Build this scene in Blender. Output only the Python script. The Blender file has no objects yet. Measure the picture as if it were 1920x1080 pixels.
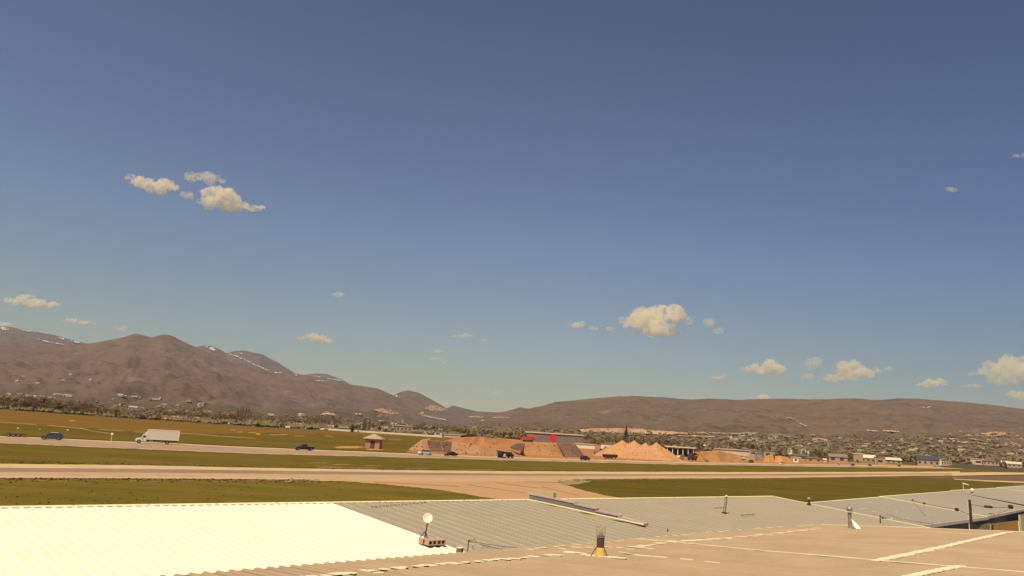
import bpy, bmesh, math, random
import numpy as np
from mathutils import Vector, Matrix, noise as mn
rng = random.Random(7)
rad = math.radians
sc = bpy.context.scene

# ------------------------------------------------------------------ camera
FPX = 1300.0
ROLL, PITCH = rad(3.56), rad(11.84)
CAM = Vector((0, 0, 8.7))
FW = Vector((0, math.cos(PITCH), math.sin(PITCH)))
_R0 = Vector((1, 0, 0)); _U0 = Vector((0, -math.sin(PITCH), math.cos(PITCH)))
RT = math.cos(ROLL) * _R0 + math.sin(ROLL) * _U0
UP = -math.sin(ROLL) * _R0 + math.cos(ROLL) * _U0
cam_d = bpy.data.cameras.new('camera'); cam = bpy.data.objects.new('camera', cam_d)
sc.collection.objects.link(cam)
cam_d.sensor_width = 36; cam_d.lens = 36 * FPX / 1920
cam_d.clip_start = .1; cam_d.clip_end = 200000
cam.matrix_world = Matrix(((RT.x, UP.x, -FW.x, CAM.x), (RT.y, UP.y, -FW.y, CAM.y),
                           (RT.z, UP.z, -FW.z, CAM.z), (0, 0, 0, 1)))
sc.camera = cam

# ------------------------------------------------------------------ light
SUN_AZ, SUN_EL = rad(208), rad(60)
w = bpy.data.worlds.new('World'); sc.world = w; w.use_nodes = True
nt = w.node_tree; nt.nodes.clear()
out = nt.nodes.new('ShaderNodeOutputWorld'); bg = nt.nodes.new('ShaderNodeBackground')
sky = nt.nodes.new('ShaderNodeTexSky'); sky.sky_type = 'NISHITA'; sky.sun_disc = False
sky.sun_elevation = SUN_EL; sky.sun_rotation = SUN_AZ
sky.altitude = 1700; sky.air_density = 1.0; sky.dust_density = 1.2; sky.ozone_density = 1.0
tc = nt.nodes.new('ShaderNodeTexCoord'); sx = nt.nodes.new('ShaderNodeSeparateXYZ')
nt.links.new(tc.outputs['Generated'], sx.inputs[0])
# the warm white balance of the air light: greener and paler at the horizon, bluer towards the zenith
ramp = nt.nodes.new('ShaderNodeValToRGB'); ramp.color_ramp.interpolation = 'B_SPLINE'
nt.links.new(sx.outputs['Z'], ramp.inputs[0])
SKY_RAMP = [(0.0, (.47, .43, .30)), (.07, (.53, .515, .385)), (.122, (.62, .605, .49)), (.20, (.69, .68, .65)), (.30, (.71, .70, .73)), (.42, (.67, .665, .695)), (.6, (.58, .57, .61)), (.95, (.52, .52, .56))]
cr = ramp.color_ramp
cr.elements[0].position = 0; cr.elements[0].color = (*SKY_RAMP[0][1], 1)
cr.elements[1].position = SKY_RAMP[-1][0]; cr.elements[1].color = (*SKY_RAMP[-1][1], 1)
for p_, c_ in SKY_RAMP[1:-1]:
    e_ = cr.elements.new(p_); e_.color = (*c_, 1)
mul = nt.nodes.new('ShaderNodeMix'); mul.data_type = 'RGBA'; mul.blend_type = 'MULTIPLY'
mul.inputs[0].default_value = 1
nt.links.new(sky.outputs[0], mul.inputs[6]); nt.links.new(ramp.outputs[0], mul.inputs[7])
# clear air is deeper blue away from the sun's side: a broad falloff towards the east
gx = nt.nodes.new('ShaderNodeMapRange'); gx.interpolation_type = 'SMOOTHSTEP'
gx.inputs['From Min'].default_value = -.05; gx.inputs['From Max'].default_value = .95
nt.links.new(sx.outputs['X'], gx.inputs['Value'])
gm = nt.nodes.new('ShaderNodeMix'); gm.data_type = 'RGBA'; gm.inputs[6].default_value = (1, 1, 1, 1); gm.inputs[7].default_value = (.50, .65, .82, 1)
nt.links.new(gx.outputs[0], gm.inputs[0])
mul2 = nt.nodes.new('ShaderNodeMix'); mul2.data_type = 'RGBA'; mul2.blend_type = 'MULTIPLY'; mul2.inputs[0].default_value = 1
nt.links.new(mul.outputs[2], mul2.inputs[6]); nt.links.new(gm.outputs[2], mul2.inputs[7])
nt.links.new(mul2.outputs[2], bg.inputs[0]); bg.inputs[1].default_value = 0.10
nt.links.new(bg.outputs[0], out.inputs[0])

sun_d = bpy.data.lights.new('sun', 'SUN'); sun = bpy.data.objects.new('sun', sun_d)
sc.collection.objects.link(sun)
sun_d.energy = 4.3; sun_d.angle = rad(.53); sun_d.color = (1.0, .80, .52)
sdir = Vector((math.sin(SUN_AZ) * math.cos(SUN_EL), math.cos(SUN_AZ) * math.cos(SUN_EL), math.sin(SUN_EL)))
sun.rotation_euler = sdir.to_track_quat('Z', 'Y').to_euler()
sun.location = (0, -30, 60)

sc.view_settings.view_transform = 'Standard'; sc.view_settings.look = 'None'
sc.view_settings.gamma = 1; sc.view_settings.exposure = 0.30
sc.view_settings.use_curve_mapping = False
sc.render.engine = 'CYCLES'
sc.cycles.use_denoising = True
sc.cycles.max_bounces = 12; sc.cycles.volume_bounces = 12; sc.cycles.diffuse_bounces = 3
sc.cycles.glossy_bounces = 2; sc.cycles.transparent_max_bounces = 12
sc.cycles.volume_step_rate = 1.0; sc.cycles.volume_max_steps = 128

# ------------------------------------------------------------------ pixel geometry (photograph is 1920 x 1080)
def ray(x, y): return FW * FPX + RT * (x - 960) + UP * (540 - y)
def at(x, y, z=0.0):
    d = ray(x, y); return CAM + d * ((z - CAM.z) / d.z)
def at_y(x, y, Y):
    d = ray(x, y); return CAM + d * (Y / d.y)
def proj(P):
    v = Vector(P) - CAM; q = v.dot(FW)
    return (960 + FPX * v.dot(RT) / q, 540 - FPX * v.dot(UP) / q)
def ppm(P):      # pixels per metre
    return FPX / (Vector(P) - CAM).dot(FW)
def azel(x, y):
    d = ray(x, y); return math.atan2(d.x, d.y), d.z / math.hypot(d.x, d.y)
def interp(x, pts):
    return float(np.interp(x, [p[0] for p in pts], [p[1] for p in pts]))

# ------------------------------------------------------------------ materials
MATS = {}
def mat(name, c1, c2=None, scale=1.0, rough=.8, metal=0.0, bump=0.0, bscale=None, stretch=(1, 1, 1),
        detail=5, c3=None, scale3=None, t3=(.55, .7), spec=.3, coord='Object', t=(.35, .65), fac_rough=.6):
    if name in MATS: return MATS[name]
    m = bpy.data.materials.new(name); m.use_nodes = True; n = m.node_tree; L = n.links
    b = n.nodes['Principled BSDF']
    b.inputs['Roughness'].default_value = rough; b.inputs['Metallic'].default_value = metal
    b.inputs['Specular IOR Level'].default_value = spec
    if c2 is None:
        c2 = tuple(min(1, v * .82) for v in c1)
    tcn = n.nodes.new('ShaderNodeTexCoord'); mp = n.nodes.new('ShaderNodeMapping')
    mp.inputs['Scale'].default_value = stretch
    L.new(tcn.outputs[coord], mp.inputs[0])
    nz = n.nodes.new('ShaderNodeTexNoise'); nz.inputs['Scale'].default_value = scale
    nz.inputs['Detail'].default_value = detail; nz.inputs['Roughness'].default_value = fac_rough
    L.new(mp.outputs[0], nz.inputs[0])
    r = n.nodes.new('ShaderNodeValToRGB'); r.color_ramp.elements[0].position = t[0]; r.color_ramp.elements[1].position = t[1]
    r.color_ramp.elements[0].color = (*c1, 1); r.color_ramp.elements[1].color = (*c2, 1)
    L.new(nz.outputs[0], r.inputs[0]); col = r.outputs[0]
    if c3 is not None:
        n3 = n.nodes.new('ShaderNodeTexNoise'); n3.inputs['Scale'].default_value = scale3 or scale * 4
        n3.inputs['Detail'].default_value = 4; n3.inputs['Roughness'].default_value = .65
        L.new(mp.outputs[0], n3.inputs[0])
        r3 = n.nodes.new('ShaderNodeValToRGB'); r3.color_ramp.elements[0].position = t3[0]; r3.color_ramp.elements[1].position = t3[1]
        L.new(n3.outputs[0], r3.inputs[0])
        mx = n.nodes.new('ShaderNodeMix'); mx.data_type = 'RGBA'
        L.new(r3.outputs[0], mx.inputs[0]); L.new(col, mx.inputs[6]); mx.inputs[7].default_value = (*c3, 1)
        col = mx.outputs[2]
    L.new(col, b.inputs['Base Color'])
    if bump:
        nb = n.nodes.new('ShaderNodeTexNoise'); nb.inputs['Scale'].default_value = bscale or scale * 5
        nb.inputs['Detail'].default_value = 4; L.new(mp.outputs[0], nb.inputs[0])
        bp = n.nodes.new('ShaderNodeBump'); bp.inputs['Strength'].default_value = bump
        L.new(nb.outputs[0], bp.inputs['Height']); L.new(bp.outputs[0], b.inputs['Normal'])
    MATS[name] = m
    return m

# ------------------------------------------------------------------ mesh builder
class MB:
    def __init__(s): s.v = []; s.f = []; s.m = []; s.mi = 0; s.smooth = False
    def mat(s, i): s.mi = i; return s
    def add(s, vs, fs):
        o = len(s.v); s.v += [tuple(v) for v in vs]
        for f in fs: s.f.append(tuple(o + i for i in f)); s.m.append(s.mi)
        return s
    def box(s, c, d, rz=0, taper=1.0, ty=None):
        cx, cy, cz = c; dx, dy, dz = d[0] / 2, d[1] / 2, d[2] / 2; ty = taper if ty is None else ty
        vs = []
        for z, k, ky in ((-dz, 1, 1), (dz, taper, ty)):
            for x, y in ((-dx, -dy), (dx, -dy), (dx, dy), (-dx, dy)):
                x *= k; y *= ky
                vs.append((cx + x * math.cos(rz) - y * math.sin(rz), cy + x * math.sin(rz) + y * math.cos(rz), cz + z))
        return s.add(vs, [(0, 3, 2, 1), (4, 5, 6, 7), (0, 1, 5, 4), (1, 2, 6, 5), (2, 3, 7, 6), (3, 0, 4, 7)])
    def tube(s, p0, p1, r0, r1=None, n=10, cap=True):
        p0 = Vector(p0); p1 = Vector(p1); r1 = r0 if r1 is None else r1
        q = (p1 - p0).normalized(); a = q.orthogonal().normalized(); b = q.cross(a)
        vs = []
        for p, r in ((p0, r0), (p1, r1)):
            for i in range(n):
                t = 2 * math.pi * i / n; vs.append(p + (a * math.cos(t) + b * math.sin(t)) * r)
        fs = [(i, (i + 1) % n, n + (i + 1) % n, n + i) for i in range(n)]
        if cap: fs += [tuple(range(n))[::-1], tuple(range(n, 2 * n))]
        return s.add(vs, fs)
    def lathe(s, prof, c=(0, 0, 0), n=14):
        vs = []
        for r, z in prof:
            for i in range(n):
                t = 2 * math.pi * i / n; vs.append((c[0] + r * math.cos(t), c[1] + r * math.sin(t), c[2] + z))
        fs = []
        for k in range(len(prof) - 1):
            for i in range(n): fs.append((k * n + i, k * n + (i + 1) % n, (k + 1) * n + (i + 1) % n, (k + 1) * n + i))
        fs.append(tuple(range(n))[::-1]); fs.append(tuple(range((len(prof) - 1) * n, len(prof) * n)))
        return s.add(vs, fs)
    def prism(s, prof, w, axis='y', y0=0.0, w2=None):       # side profile (x,z) extruded over y
        n = len(prof); w2 = w2 if w2 is not None else [w] * n
        vs = [(x, y0 - w2[i] / 2, z) for i, (x, z) in enumerate(prof)] + [(x, y0 + w2[i] / 2, z) for i, (x, z) in enumerate(prof)]
        fs = [tuple(range(n)), tuple(range(n, 2 * n))[::-1]] + [(i, n + i, n + (i + 1) % n, (i + 1) % n) for i in range(n)]
        return s.add(vs, fs)
    def grid(s, rows):
        n = len(rows[0]); vs = [p for r in rows for p in r]
        return s.add(vs, [(k * n + i, k * n + i + 1, (k + 1) * n + i + 1, (k + 1) * n + i) for k in range(len(rows) - 1) for i in range(n - 1)])
    def build(s, name, mats, parent=None, loc=None, smooth=False, recalc=False):
        me = bpy.data.meshes.new(name); me.from_pydata(s.v, [], s.f)
        if not isinstance(mats, (list, tuple)): mats = [mats]
        for m in mats: me.materials.append(m)
        if len(mats) > 1: me.polygons.foreach_set('material_index', s.m)
        if smooth: me.polygons.foreach_set('use_smooth', [True] * len(me.polygons))
        if recalc:
            bm = bmesh.new(); bm.from_mesh(me); bmesh.ops.recalc_face_normals(bm, faces=bm.faces); bm.to_mesh(me); bm.free()
        me.update()
        o = bpy.data.objects.new(name, me); sc.collection.objects.link(o)
        if parent is not None: o.parent = parent
        if loc is not None: o.location = loc
        return o

def tag(o, label=None, cat=None, group=None, kind=None):
    if label: o['label'] = label
    if cat: o['category'] = cat
    if group: o['group'] = group
    if kind: o['kind'] = kind
    return o
def empty(name, loc, rz=0, label=None, cat=None, group=None):
    o = bpy.data.objects.new(name, None); o.empty_display_size = .3; sc.collection.objects.link(o)
    o.location = loc; o.rotation_euler = (0, 0, rz); tag(o, label, cat, group); return o
def link_copy(o, parent=None, loc=None, rz=None):
    c = o.copy(); sc.collection.objects.link(c); c.parent = parent
    for k in ('label', 'group'):
        if k in c and parent is None: del c[k]
    if loc is not None: c.location = loc
    if rz is not None: c.rotation_euler = (0, 0, rz)
    for ch in list(o.children): link_copy(ch, c)
    return c

# ------------------------------------------------------------------ terrain: hills as real heights over azimuth and distance
def ridge(px): 
    pts = [azel(*p) for p in px]; return pts
LAY = [   # name, ridge traced as azimuth/elevation, base distance, ridge distance, power, relief
 ('snowy_mountain_ridge', ridge([(-700, 560), (-300, 590), (0, 612), (20, 613), (60, 620), (110, 630), (150, 641), (220, 655), (330, 664), (365, 652), (380, 648), (397, 648), (412, 655), (424, 662), (436, 659), (455, 657), (490, 664), (520, 679), (553, 700), (572, 703), (590, 700), (612, 701), (640, 711), (660, 722), (720, 750), (900, 790)]), 7800, 10400, 1.3, .05),
 ('mountain', ridge([(-900, 620), (-400, 650), (-100, 640), (0, 638), (60, 645), (110, 648), (160, 645), (200, 638), (238, 630), (250, 626), (259, 625), (285, 632), (305, 626), (318, 627), (335, 635), (370, 652), (400, 665), (440, 678), (480, 690), (520, 697), (555, 702), (575, 703), (620, 713), (660, 721), (705, 727), (720, 733), (740, 742), (765, 756), (800, 772), (850, 787), (910, 800), (1000, 820)]), 2300, 7200, 1.55, .12),
 ('rounded_hill', ridge([(640, 800), (700, 758), (738, 741), (752, 734), (765, 731.5), (783, 735), (810, 749), (835, 764), (850, 773), (900, 793), (960, 815)]), 5200, 7900, 1.2, .06),
 ('distant_hill', ridge([(740, 790), (800, 775), (835, 766), (850, 760), (870, 765), (895, 771), (935, 772.5), (960, 770), (1050, 790), (1100, 825)]), 7400, 9000, 1.2, .03),
 ('broad_hill', ridge([(820, 812), (880, 792), (930, 775.5), (960, 768), (975, 763.5), (992, 766), (1020, 760), (1040, 753.5), (1080, 750), (1120, 746), (1150, 743.5), (1185, 742), (1240, 744), (1290, 748.5), (1330, 747), (1380, 749), (1440, 747.5), (1480, 747), (1520, 748.5), (1550, 748), (1600, 746), (1645, 750), (1690, 746), (1740, 748.5), (1800, 753), (1860, 758.5), (1920, 766), (2100, 792), (2400, 830), (3000, 880)]), 1150, 5200, 1.7, .10),
]
def lay_z(L, az, r, X, Y):
    name, rd, rb, rr, pw, amp = L
    el = float(np.interp(az, L_AZ[name], L_EL[name]))
    zr = 8.7 + rr * el
    if zr < 0: return -20.
    # base wobbles with azimuth
    rb2 = rb * (1 + .10 * mn.noise(Vector((az * 6, 3.1, len(name)))))
    t = (r - rb2) / (rr - rb2)
    if t <= 0: return -3.0 + t * 20
    if t <= 1:
        z = zr * t ** pw
        s = rr / 14.0
        q = Vector((X / s, Y / s, len(name) * 1.7))
        rg = 1 - abs(mn.fractal(q, 1.0, 2.0, 5)) * 2.0
        spur = 1 - 2 * abs(mn.noise(Vector((az * 17 + mn.noise(q * .8) * 1.6, t * 1.3, len(name)))))
        wt = math.sin(math.pi * min(1, t ** .8)) ** .8
        z += zr * amp * (1.1 * (rg - .6) + .5 * spur - .2) * wt
        z += zr * .006 * mn.fractal(q * 7, 1.0, 2.0, 3) * min(1, t * 3)
        return z
    return zr * max(0, 1 - (t - 1) * 1.1)
L_AZ = {}; L_EL = {}
for L in LAY:
    L_AZ[L[0]] = [p[0] for p in L[1]]; L_EL[L[0]] = [p[1] for p in L[1]]
def terrain_z(X, Y):
    r = math.hypot(X, Y)
    if r < 1000: return 0.0
    az = math.atan2(X, Y); z = 0.0
    for L in LAY:
        if r > L[2] * .85 and r < L[3] * 1.3: z = max(z, lay_z(L, az, r, X, Y))
    return z
def hit(x, y, r0=60.0, rmax=16000):
    """first terrain point seen through a picture point"""
    d = ray(x, y); h = math.hypot(d.x, d.y); u = d / h
    if u.z < 0:
        rz0 = -CAM.z / u.z
        if rz0 < 980: return CAM + u * rz0
        rmax = min(rmax, rz0)
    r = 900.0; prev = r
    while r < rmax:
        P = CAM + u * r
        if P.z <= terrain_z(P.x, P.y):
            a, b = prev, r
            for _ in range(8):
                m_ = (a + b) / 2; P = CAM + u * m_
                if P.z <= terrain_z(P.x, P.y): b = m_
                else: a = m_
            P = CAM + u * b; return Vector((P.x, P.y, terrain_z(P.x, P.y)))
        prev = r; r *= 1.012
    if u.z < 0: return CAM + u * rmax
    return None

# hill colours
def hill_mat(name, low, c1, c2, patch, snow=None, dark=(.045, .036, .027)):
    m = bpy.data.materials.new(name); m.use_nodes = True; n = m.node_tree; L = n.links
    b = n.nodes['Principled BSDF']; b.inputs['Roughness'].default_value = .95; b.inputs['Specular IOR Level'].default_value = .1
    g = n.nodes.new('ShaderNodeNewGeometry'); sep = n.nodes.new('ShaderNodeSeparateXYZ'); L.new(g.outputs['Position'], sep.inputs[0])
    def noise(scale, detail=6, st=(1, 1, 1), ro=.6):
        mp = n.nodes.new('ShaderNodeMapping'); mp.inputs['Scale'].default_value = st; L.new(g.outputs['Position'], mp.inputs[0])
        q = n.nodes.new('ShaderNodeTexNoise'); q.inputs['Scale'].default_value = scale; q.inputs['Detail'].default_value = detail
        q.inputs['Roughness'].default_value = ro; L.new(mp.outputs[0], q.inputs[0]); return q.outputs[0]
    def rmp(src, a, b_, ca=(0, 0, 0), cb=(1, 1, 1)):
        q = n.nodes.new('ShaderNodeValToRGB'); q.color_ramp.elements[0].position = a; q.color_ramp.elements[1].position = b_
        q.color_ramp.elements[0].color = (*ca, 1); q.color_ramp.elements[1].color = (*cb, 1); L.new(src, q.inputs[0]); return q.outputs[0]
    def mix(f, a, b_):
        q = n.nodes.new('ShaderNodeMix'); q.data_type = 'RGBA'
        L.new(f, q.inputs[0])
        for i, v in ((6, a), (7, b_)):
            if isinstance(v, tuple): q.inputs[i].default_value = (*v, 1)
            else: L.new(v, q.inputs[i])
        return q.outputs[2]
    def math_(op, a, b_):
        q = n.nodes.new('ShaderNodeMath'); q.operation = op; q.use_clamp = False
        for i, v in ((0, a), (1, b_)):
            if isinstance(v, (int, float)): q.inputs[i].default_value = v
            else: L.new(v, q.inputs[i])
        return q.outputs[0]
    base = mix(rmp(noise(.0011), .35, .65), c1, c2)
    base = mix(rmp(noise(.006, 5, ro=.7), .52, .75), base, dark)
    base = mix(rmp(noise(.0045, 7, (1, 1, 3), ro=.75), .57, .70), base, patch)
    base = mix(rmp(noise(.022, 6, (1, 1, 2), ro=.8), .54, .68), base, dark)
    base = mix(rmp(noise(.017, 5, (1, .45, 2), ro=.8), .63, .70), base, tuple(v * 1.5 for v in patch))
    zf = math_('MULTIPLY', math_('ADD', sep.outputs[2], math_('MULTIPLY', noise(.002), 160)), 1 / 260)
    base = mix(rmp(zf, .25, .62), low, base)
    if snow:
        zn = math_('ADD', math_('MULTIPLY', sep.outputs[2], 1 / 1100), math_('MULTIPLY', noise(.0035, 6, ro=.7), .9))
        base = mix(rmp(zn, snow[0], snow[1]), base, (.85, .85, .9))
    L.new(base, b.inputs['Base Color'])
    bp = n.nodes.new('ShaderNodeBump'); bp.inputs['Strength'].default_value = .6; bp.inputs['Distance'].default_value = 40
    L.new(noise(.008, 6), bp.inputs['Height']); L.new(bp.outputs[0], b.inputs['Normal'])
    MATS[name] = m; return m
LOWC = (.06, .056, .026)
HM = {
 'snowy_mountain_ridge': hill_mat('snowy_ridge_slope', LOWC, (.085, .072, .082), (.115, .088, .09), (.16, .12, .12), snow=(1.36, 1.44)),
 'mountain': hill_mat('sagebrush_mountain_slope', LOWC, (.110, .076, .076), (.143, .090, .072), (.21, .135, .105), snow=None),
 'rounded_hill': hill_mat('rounded_hill_slope', LOWC, (.112, .078, .066), (.13, .088, .066), (.165, .11, .08)),
 'distant_hill': hill_mat('distant_hill_slope', LOWC, (.08, .073, .06), (.09, .073, .056), (.14, .10, .075)),
 'broad_hill': hill_mat('broad_hill_slope', (.078, .066, .036), (.118, .084, .068), (.148, .100, .070), (.21, .145, .104)),
}
for L in LAY:
    name, rd, rb, rr, pw, amp = L
    a0 = max(rd[0][0], -1.05); a1 = min(rd[-1][0], 1.05)
    na = int((a1 - a0) / .0022); nr = 110
    b = MB(); rows = []
    for k in range(nr + 1):
        r = rb * .86 + (rr * 1.06 - rb * .86) * (k / nr) ** 1.15
        row = []
        for i in range(na + 1):
            az = a0 + (a1 - a0) * i / na; X = r * math.sin(az); Y = r * math.cos(az)
            row.append((X, Y, lay_z(L, az, r, X, Y)))
        rows.append(row)
    for r2, dz in ((rr * 1.25, .5), (rr * 1.6, 0)):
        rows.append([(r2 * math.sin(a0 + (a1 - a0) * i / na), r2 * math.cos(a0 + (a1 - a0) * i / na), -4 if dz == 0 else max(-3, rows[nr][i][2] * .6)) for i in range(na + 1)])
    b.grid(rows); o = b.build(name, HM[name], smooth=True); tag(o, kind='structure')

# haze: one closed box of even, thin air
hz = MB(); hz.box((0, 6000, 674), (36000, 30000, 1350))
hm = bpy.data.materials.new('haze_air'); hm.use_nodes = True; hn = hm.node_tree; hn.nodes.clear()
ho = hn.nodes.new('ShaderNodeOutputMaterial'); pv = hn.nodes.new('ShaderNodeVolumePrincipled')
pv.inputs['Color'].default_value = (.80, .84, .92, 1); pv.inputs['Density'].default_value = 3.0e-5
hn.links.new(pv.outputs[0], ho.inputs['Volume'])
tag(hz.build('haze', hm), kind='stuff')
# ------------------------------------------------------------------ ground sheets
M_ground = mat('valley_ground', (.125, .095, .035), (.095, .08, .03), .02, bump=.15, bscale=2, c3=(.16, .11, .05), scale3=.15, stretch=(1, 1, 1), t3=(.5, .75), spec=.03)
g = MB(); g.box((0, 6000, -.5), (60000, 60000, 1.0))
tag(g.build('ground', M_ground), kind='structure')

def sheet(name, top, bot, z, m, step=12, jit=0.0, th=0.0, x0=None, x1=None, jb=None):
    """a ground strip between two curves traced over the flat ground; edges uneven by jit picture points"""
    x0 = max(top[0][0], bot[0][0]) if x0 is None else x0; x1 = min(top[-1][0], bot[-1][0]) if x1 is None else x1
    n = max(2, int((x1 - x0) / step)); b = MB(); rows = []
    jb = jit if jb is None else jb
    A = []; B = []
    for i in range(n + 1):
        x = x0 + (x1 - x0) * i / n
        yt = interp(x, top) + jit * mn.fractal(Vector((x * .06, 1.7 + z * 50, 0)), 1, 2, 3)
        yb = interp(x, bot) + jb * mn.fractal(Vector((x * .06, 9.7 + z * 50, 0)), 1, 2, 3)
        A.append(at(x, yt, z)); B.append(at(x, max(yb, yt + .05), z))
    b.grid([B, A]); o = b.build(name, m); tag(o, kind='structure'); return o
def patch(name, px, z, m, jit=0.0, kind='structure', parent=None):
    pts = []
    for i in range(len(px)):
        a = px[i]; c = px[(i + 1) % len(px)]; n = max(1, int(math.hypot(a[0] - c[0], a[1] - c[1]) / 6))
        for k in range(n):
            x = a[0] + (c[0] - a[0]) * k / n; y = a[1] + (c[1] - a[1]) * k / n
            y += jit * mn.noise(Vector((x * .15, y * .2, z * 9)))
            pts.append(at(x, y, z))
    b = MB(); b.add(pts, [tuple(range(len(pts)))]); o = b.build(name, m, parent); tag(o, kind=kind)
    bm = bmesh.new(); bm.from_mesh(o.data); bmesh.ops.triangulate(bm, faces=bm.faces)
    bmesh.ops.recalc_face_normals(bm, faces=bm.faces)
    if sum(f.normal.z for f in bm.faces) < 0: bmesh.ops.reverse_faces(bm, faces=bm.faces)
    bm.to_mesh(o.data); bm.free(); return o

M_gr1 = mat('mown_field_grass', (.096, .080, .009), (.152, .104, .020), .05, bump=.2, bscale=3, c3=(.16, .12, .045), scale3=.35, t3=(.56, .74), spec=.03, stretch=(.45, 1.3, 1))
M_gr2 = mat('green_airfield_grass', (.108, .094, .010), (.175, .118, .022), .14, bump=.25, bscale=4, c3=(.135, .105, .035), scale3=.6, t3=(.55, .72), spec=.03, stretch=(.45, 1.3, 1))
M_gr5 = mat('dark_olive_airfield_grass', (.078, .070, .008), (.135, .092, .014), .10, bump=.25, bscale=4, c3=(.15, .10, .025), scale3=.7, t3=(.58, .74), spec=.03, stretch=(.45, 1.3, 1))
M_gr3 = mat('brown_dry_grass', (.155, .088, .013), (.20, .108, .018), .02, bump=.2, bscale=2, c3=(.11, .09, .03), scale3=.06, t3=(.5, .7), spec=.03, stretch=(.45, 1.3, 1))
M_gr4 = mat('lush_far_grass', (.100, .076, .008), (.150, .098, .014), .02, bump=.2, bscale=2, c3=(.14, .11, .04), scale3=.1, t3=(.58, .72), spec=.03, stretch=(.45, 1.3, 1))
M_dirt = mat('orange_dirt', (.42, .20, .085), (.33, .16, .075), .05, bump=.5, bscale=.8, c3=(.24, .13, .07), scale3=.12, t3=(.55, .7), spec=.03)
M_conc = mat('runway_concrete', (.46, .33, .21), (.40, .29, .18), .05, bump=.1, bscale=3, c3=(.34, .23, .15), scale3=.25, t3=(.5, .8), spec=.03)
M_edge = mat('pale_gravel_shoulder', (.56, .42, .24), (.48, .36, .20), .2, bump=.3, bscale=5, spec=.03)
M_asph = mat('worn_asphalt', (.24, .17, .12), (.29, .20, .14), .08, bump=.1, bscale=5, spec=.03)
M_taxi = mat('taxiway_pavement', (.47, .29, .16), (.43, .265, .15), .06, bump=.1, bscale=4, c3=(.37, .25, .15), scale3=.5, t3=(.5, .75), spec=.03)
M_road = mat('road_pavement', (.36, .265, .185), (.32, .235, .17), .04, bump=.1, bscale=4, spec=.03)
M_wht = mat('white_line_paint', (.8, .76, .66), (.62, .58, .5), .5)
M_crack = mat('crack_tar', (.10, .08, .06), (.13, .1, .07), 1, spec=.03)

# far field (beyond the road), upper brown part and lower green part
FT = [(-900, 712), (-300, 748), (0, 768.5), (60, 772), (150, 779), (240, 786), (305, 789), (430, 799), (520, 804), (600, 808), (700, 813), (800, 819), (880, 824), (1000, 832)]
FM = [(-900, 740), (-300, 775), (0, 793), (100, 798), (200, 806), (300, 812), (400, 813), (520, 812), (640, 815), (760, 820), (1000, 838)]
RT_ = [(-900, 760), (-300, 800), (0, 819), (97, 823), (200, 828), (290, 831), (430, 838), (570, 844), (700, 849), (800, 853), (900, 857), (1000, 860), (1100, 863), (1250, 867), (1400, 870), (1500, 872), (1640, 874), (1760, 876.2), (1830, 877.5), (1900, 879)]
RB = [(-900, 772), (-300, 813), (0, 829.5), (97, 834), (200, 838.5), (290, 842), (430, 848), (570, 852), (700, 855), (800, 858), (900, 860.5), (1000, 863), (1100, 865.7), (1250, 869.5), (1400, 872), (1500, 873.8), (1640, 875.6), (1760, 877.4), (1830, 878.4), (1900, 879.7)]
G1B = [(-900, 856), (-300, 866), (0, 869.5), (240, 872), (480, 877), (720, 881), (960, 883.5), (1200, 884.5), (1440, 885), (1600, 885), (1800, 884), (1900, 884)]
sheet('far_field', FT, FM, .03, M_gr3, jit=.8)
sheet('far_meadow', FM, RT_, .03, M_gr4, jit=1.5, jb=.0, x1=1000)
sheet('road_shoulder', [(x, y - 1.6) for x, y in RT_], RT_, .035, M_edge, jit=.3)
sheet('road', RT_, RB, .04, M_road)
sheet('road_kerb_verge', RB, [(x, y + .9) for x, y in RB], .04, M_edge, jit=.5)
# runway: shoulder, runway, dark strip, runway, edge line
def off(c, d): return [(x, y + (d if not callable(d) else d(x))) for x, y in c]
RW0 = G1B
RW1 = [(-900, 864), (-300, 873), (0, 877), (240, 878.8), (480, 882), (720, 885.3), (960, 888), (1200, 889), (1440, 888.6), (1600, 888), (1750, 887.6), (1800, 887.5)]
RW2 = [(-900, 874), (-300, 881), (0, 884.5), (240, 886), (480, 888.3), (720, 890.4), (960, 891.6), (1200, 892), (1440, 891.3), (1600, 890.2), (1750, 888.7), (1800, 888)]
RW3 = [(-900, 890), (-300, 895), (0, 896), (240, 897), (480, 898.5), (600, 899.5), (720, 900), (960, 900), (1080, 898.5), (1200, 897.5), (1440, 896.5), (1600, 894), (1700, 892.5), (1800, 891.5), (1900, 890.5)]
sheet('runway_shoulder', RW0, RW1, .035, M_edge, jit=.4, jb=0)
sheet('runway_dark_strip', RW1, RW2, .04, M_asph, jit=.3, x1=1790)
sheet('runway', RW2, RW3, .045, M_conc, jit=0, jb=.5)
sheet('roadside_shadow_strip', off(RT_, -3.0), off(RT_, -1.5), .033, mat('painted_shadow_grass', (.045, .04, .008), (.06, .05, .01), .3, spec=.03), jit=.4, x1=800)  # shadow line along the road edge, painted as a dark green grass strip
sheet('runway_verge', off(RW3, .2), off(RW3, 3.0), .036, mat('red_brown_verge_soil', (.16, .085, .028), (.24, .145, .06), .25, bump=.4, bscale=3, c3=(.07, .05, .015), scale3=1.2, t3=(.5, .6), spec=.03), jit=.3, jb=1.6, x1=560)
sheet('runway_verge_east', off(RW3, .2), off(RW3, 2.2), .037, mat('red_brown_verge_soil', (.16, .085, .028)), jit=.3, jb=1.4, x0=1110, x1=1700)
sheet('runway_edge_line', off(RW3, lambda x: -3.0 if x < 600 else -2.2), off(RW3, lambda x: -1.8 if x < 600 else -1.2), .05, M_edge, jit=.2, x1=1700)
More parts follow.
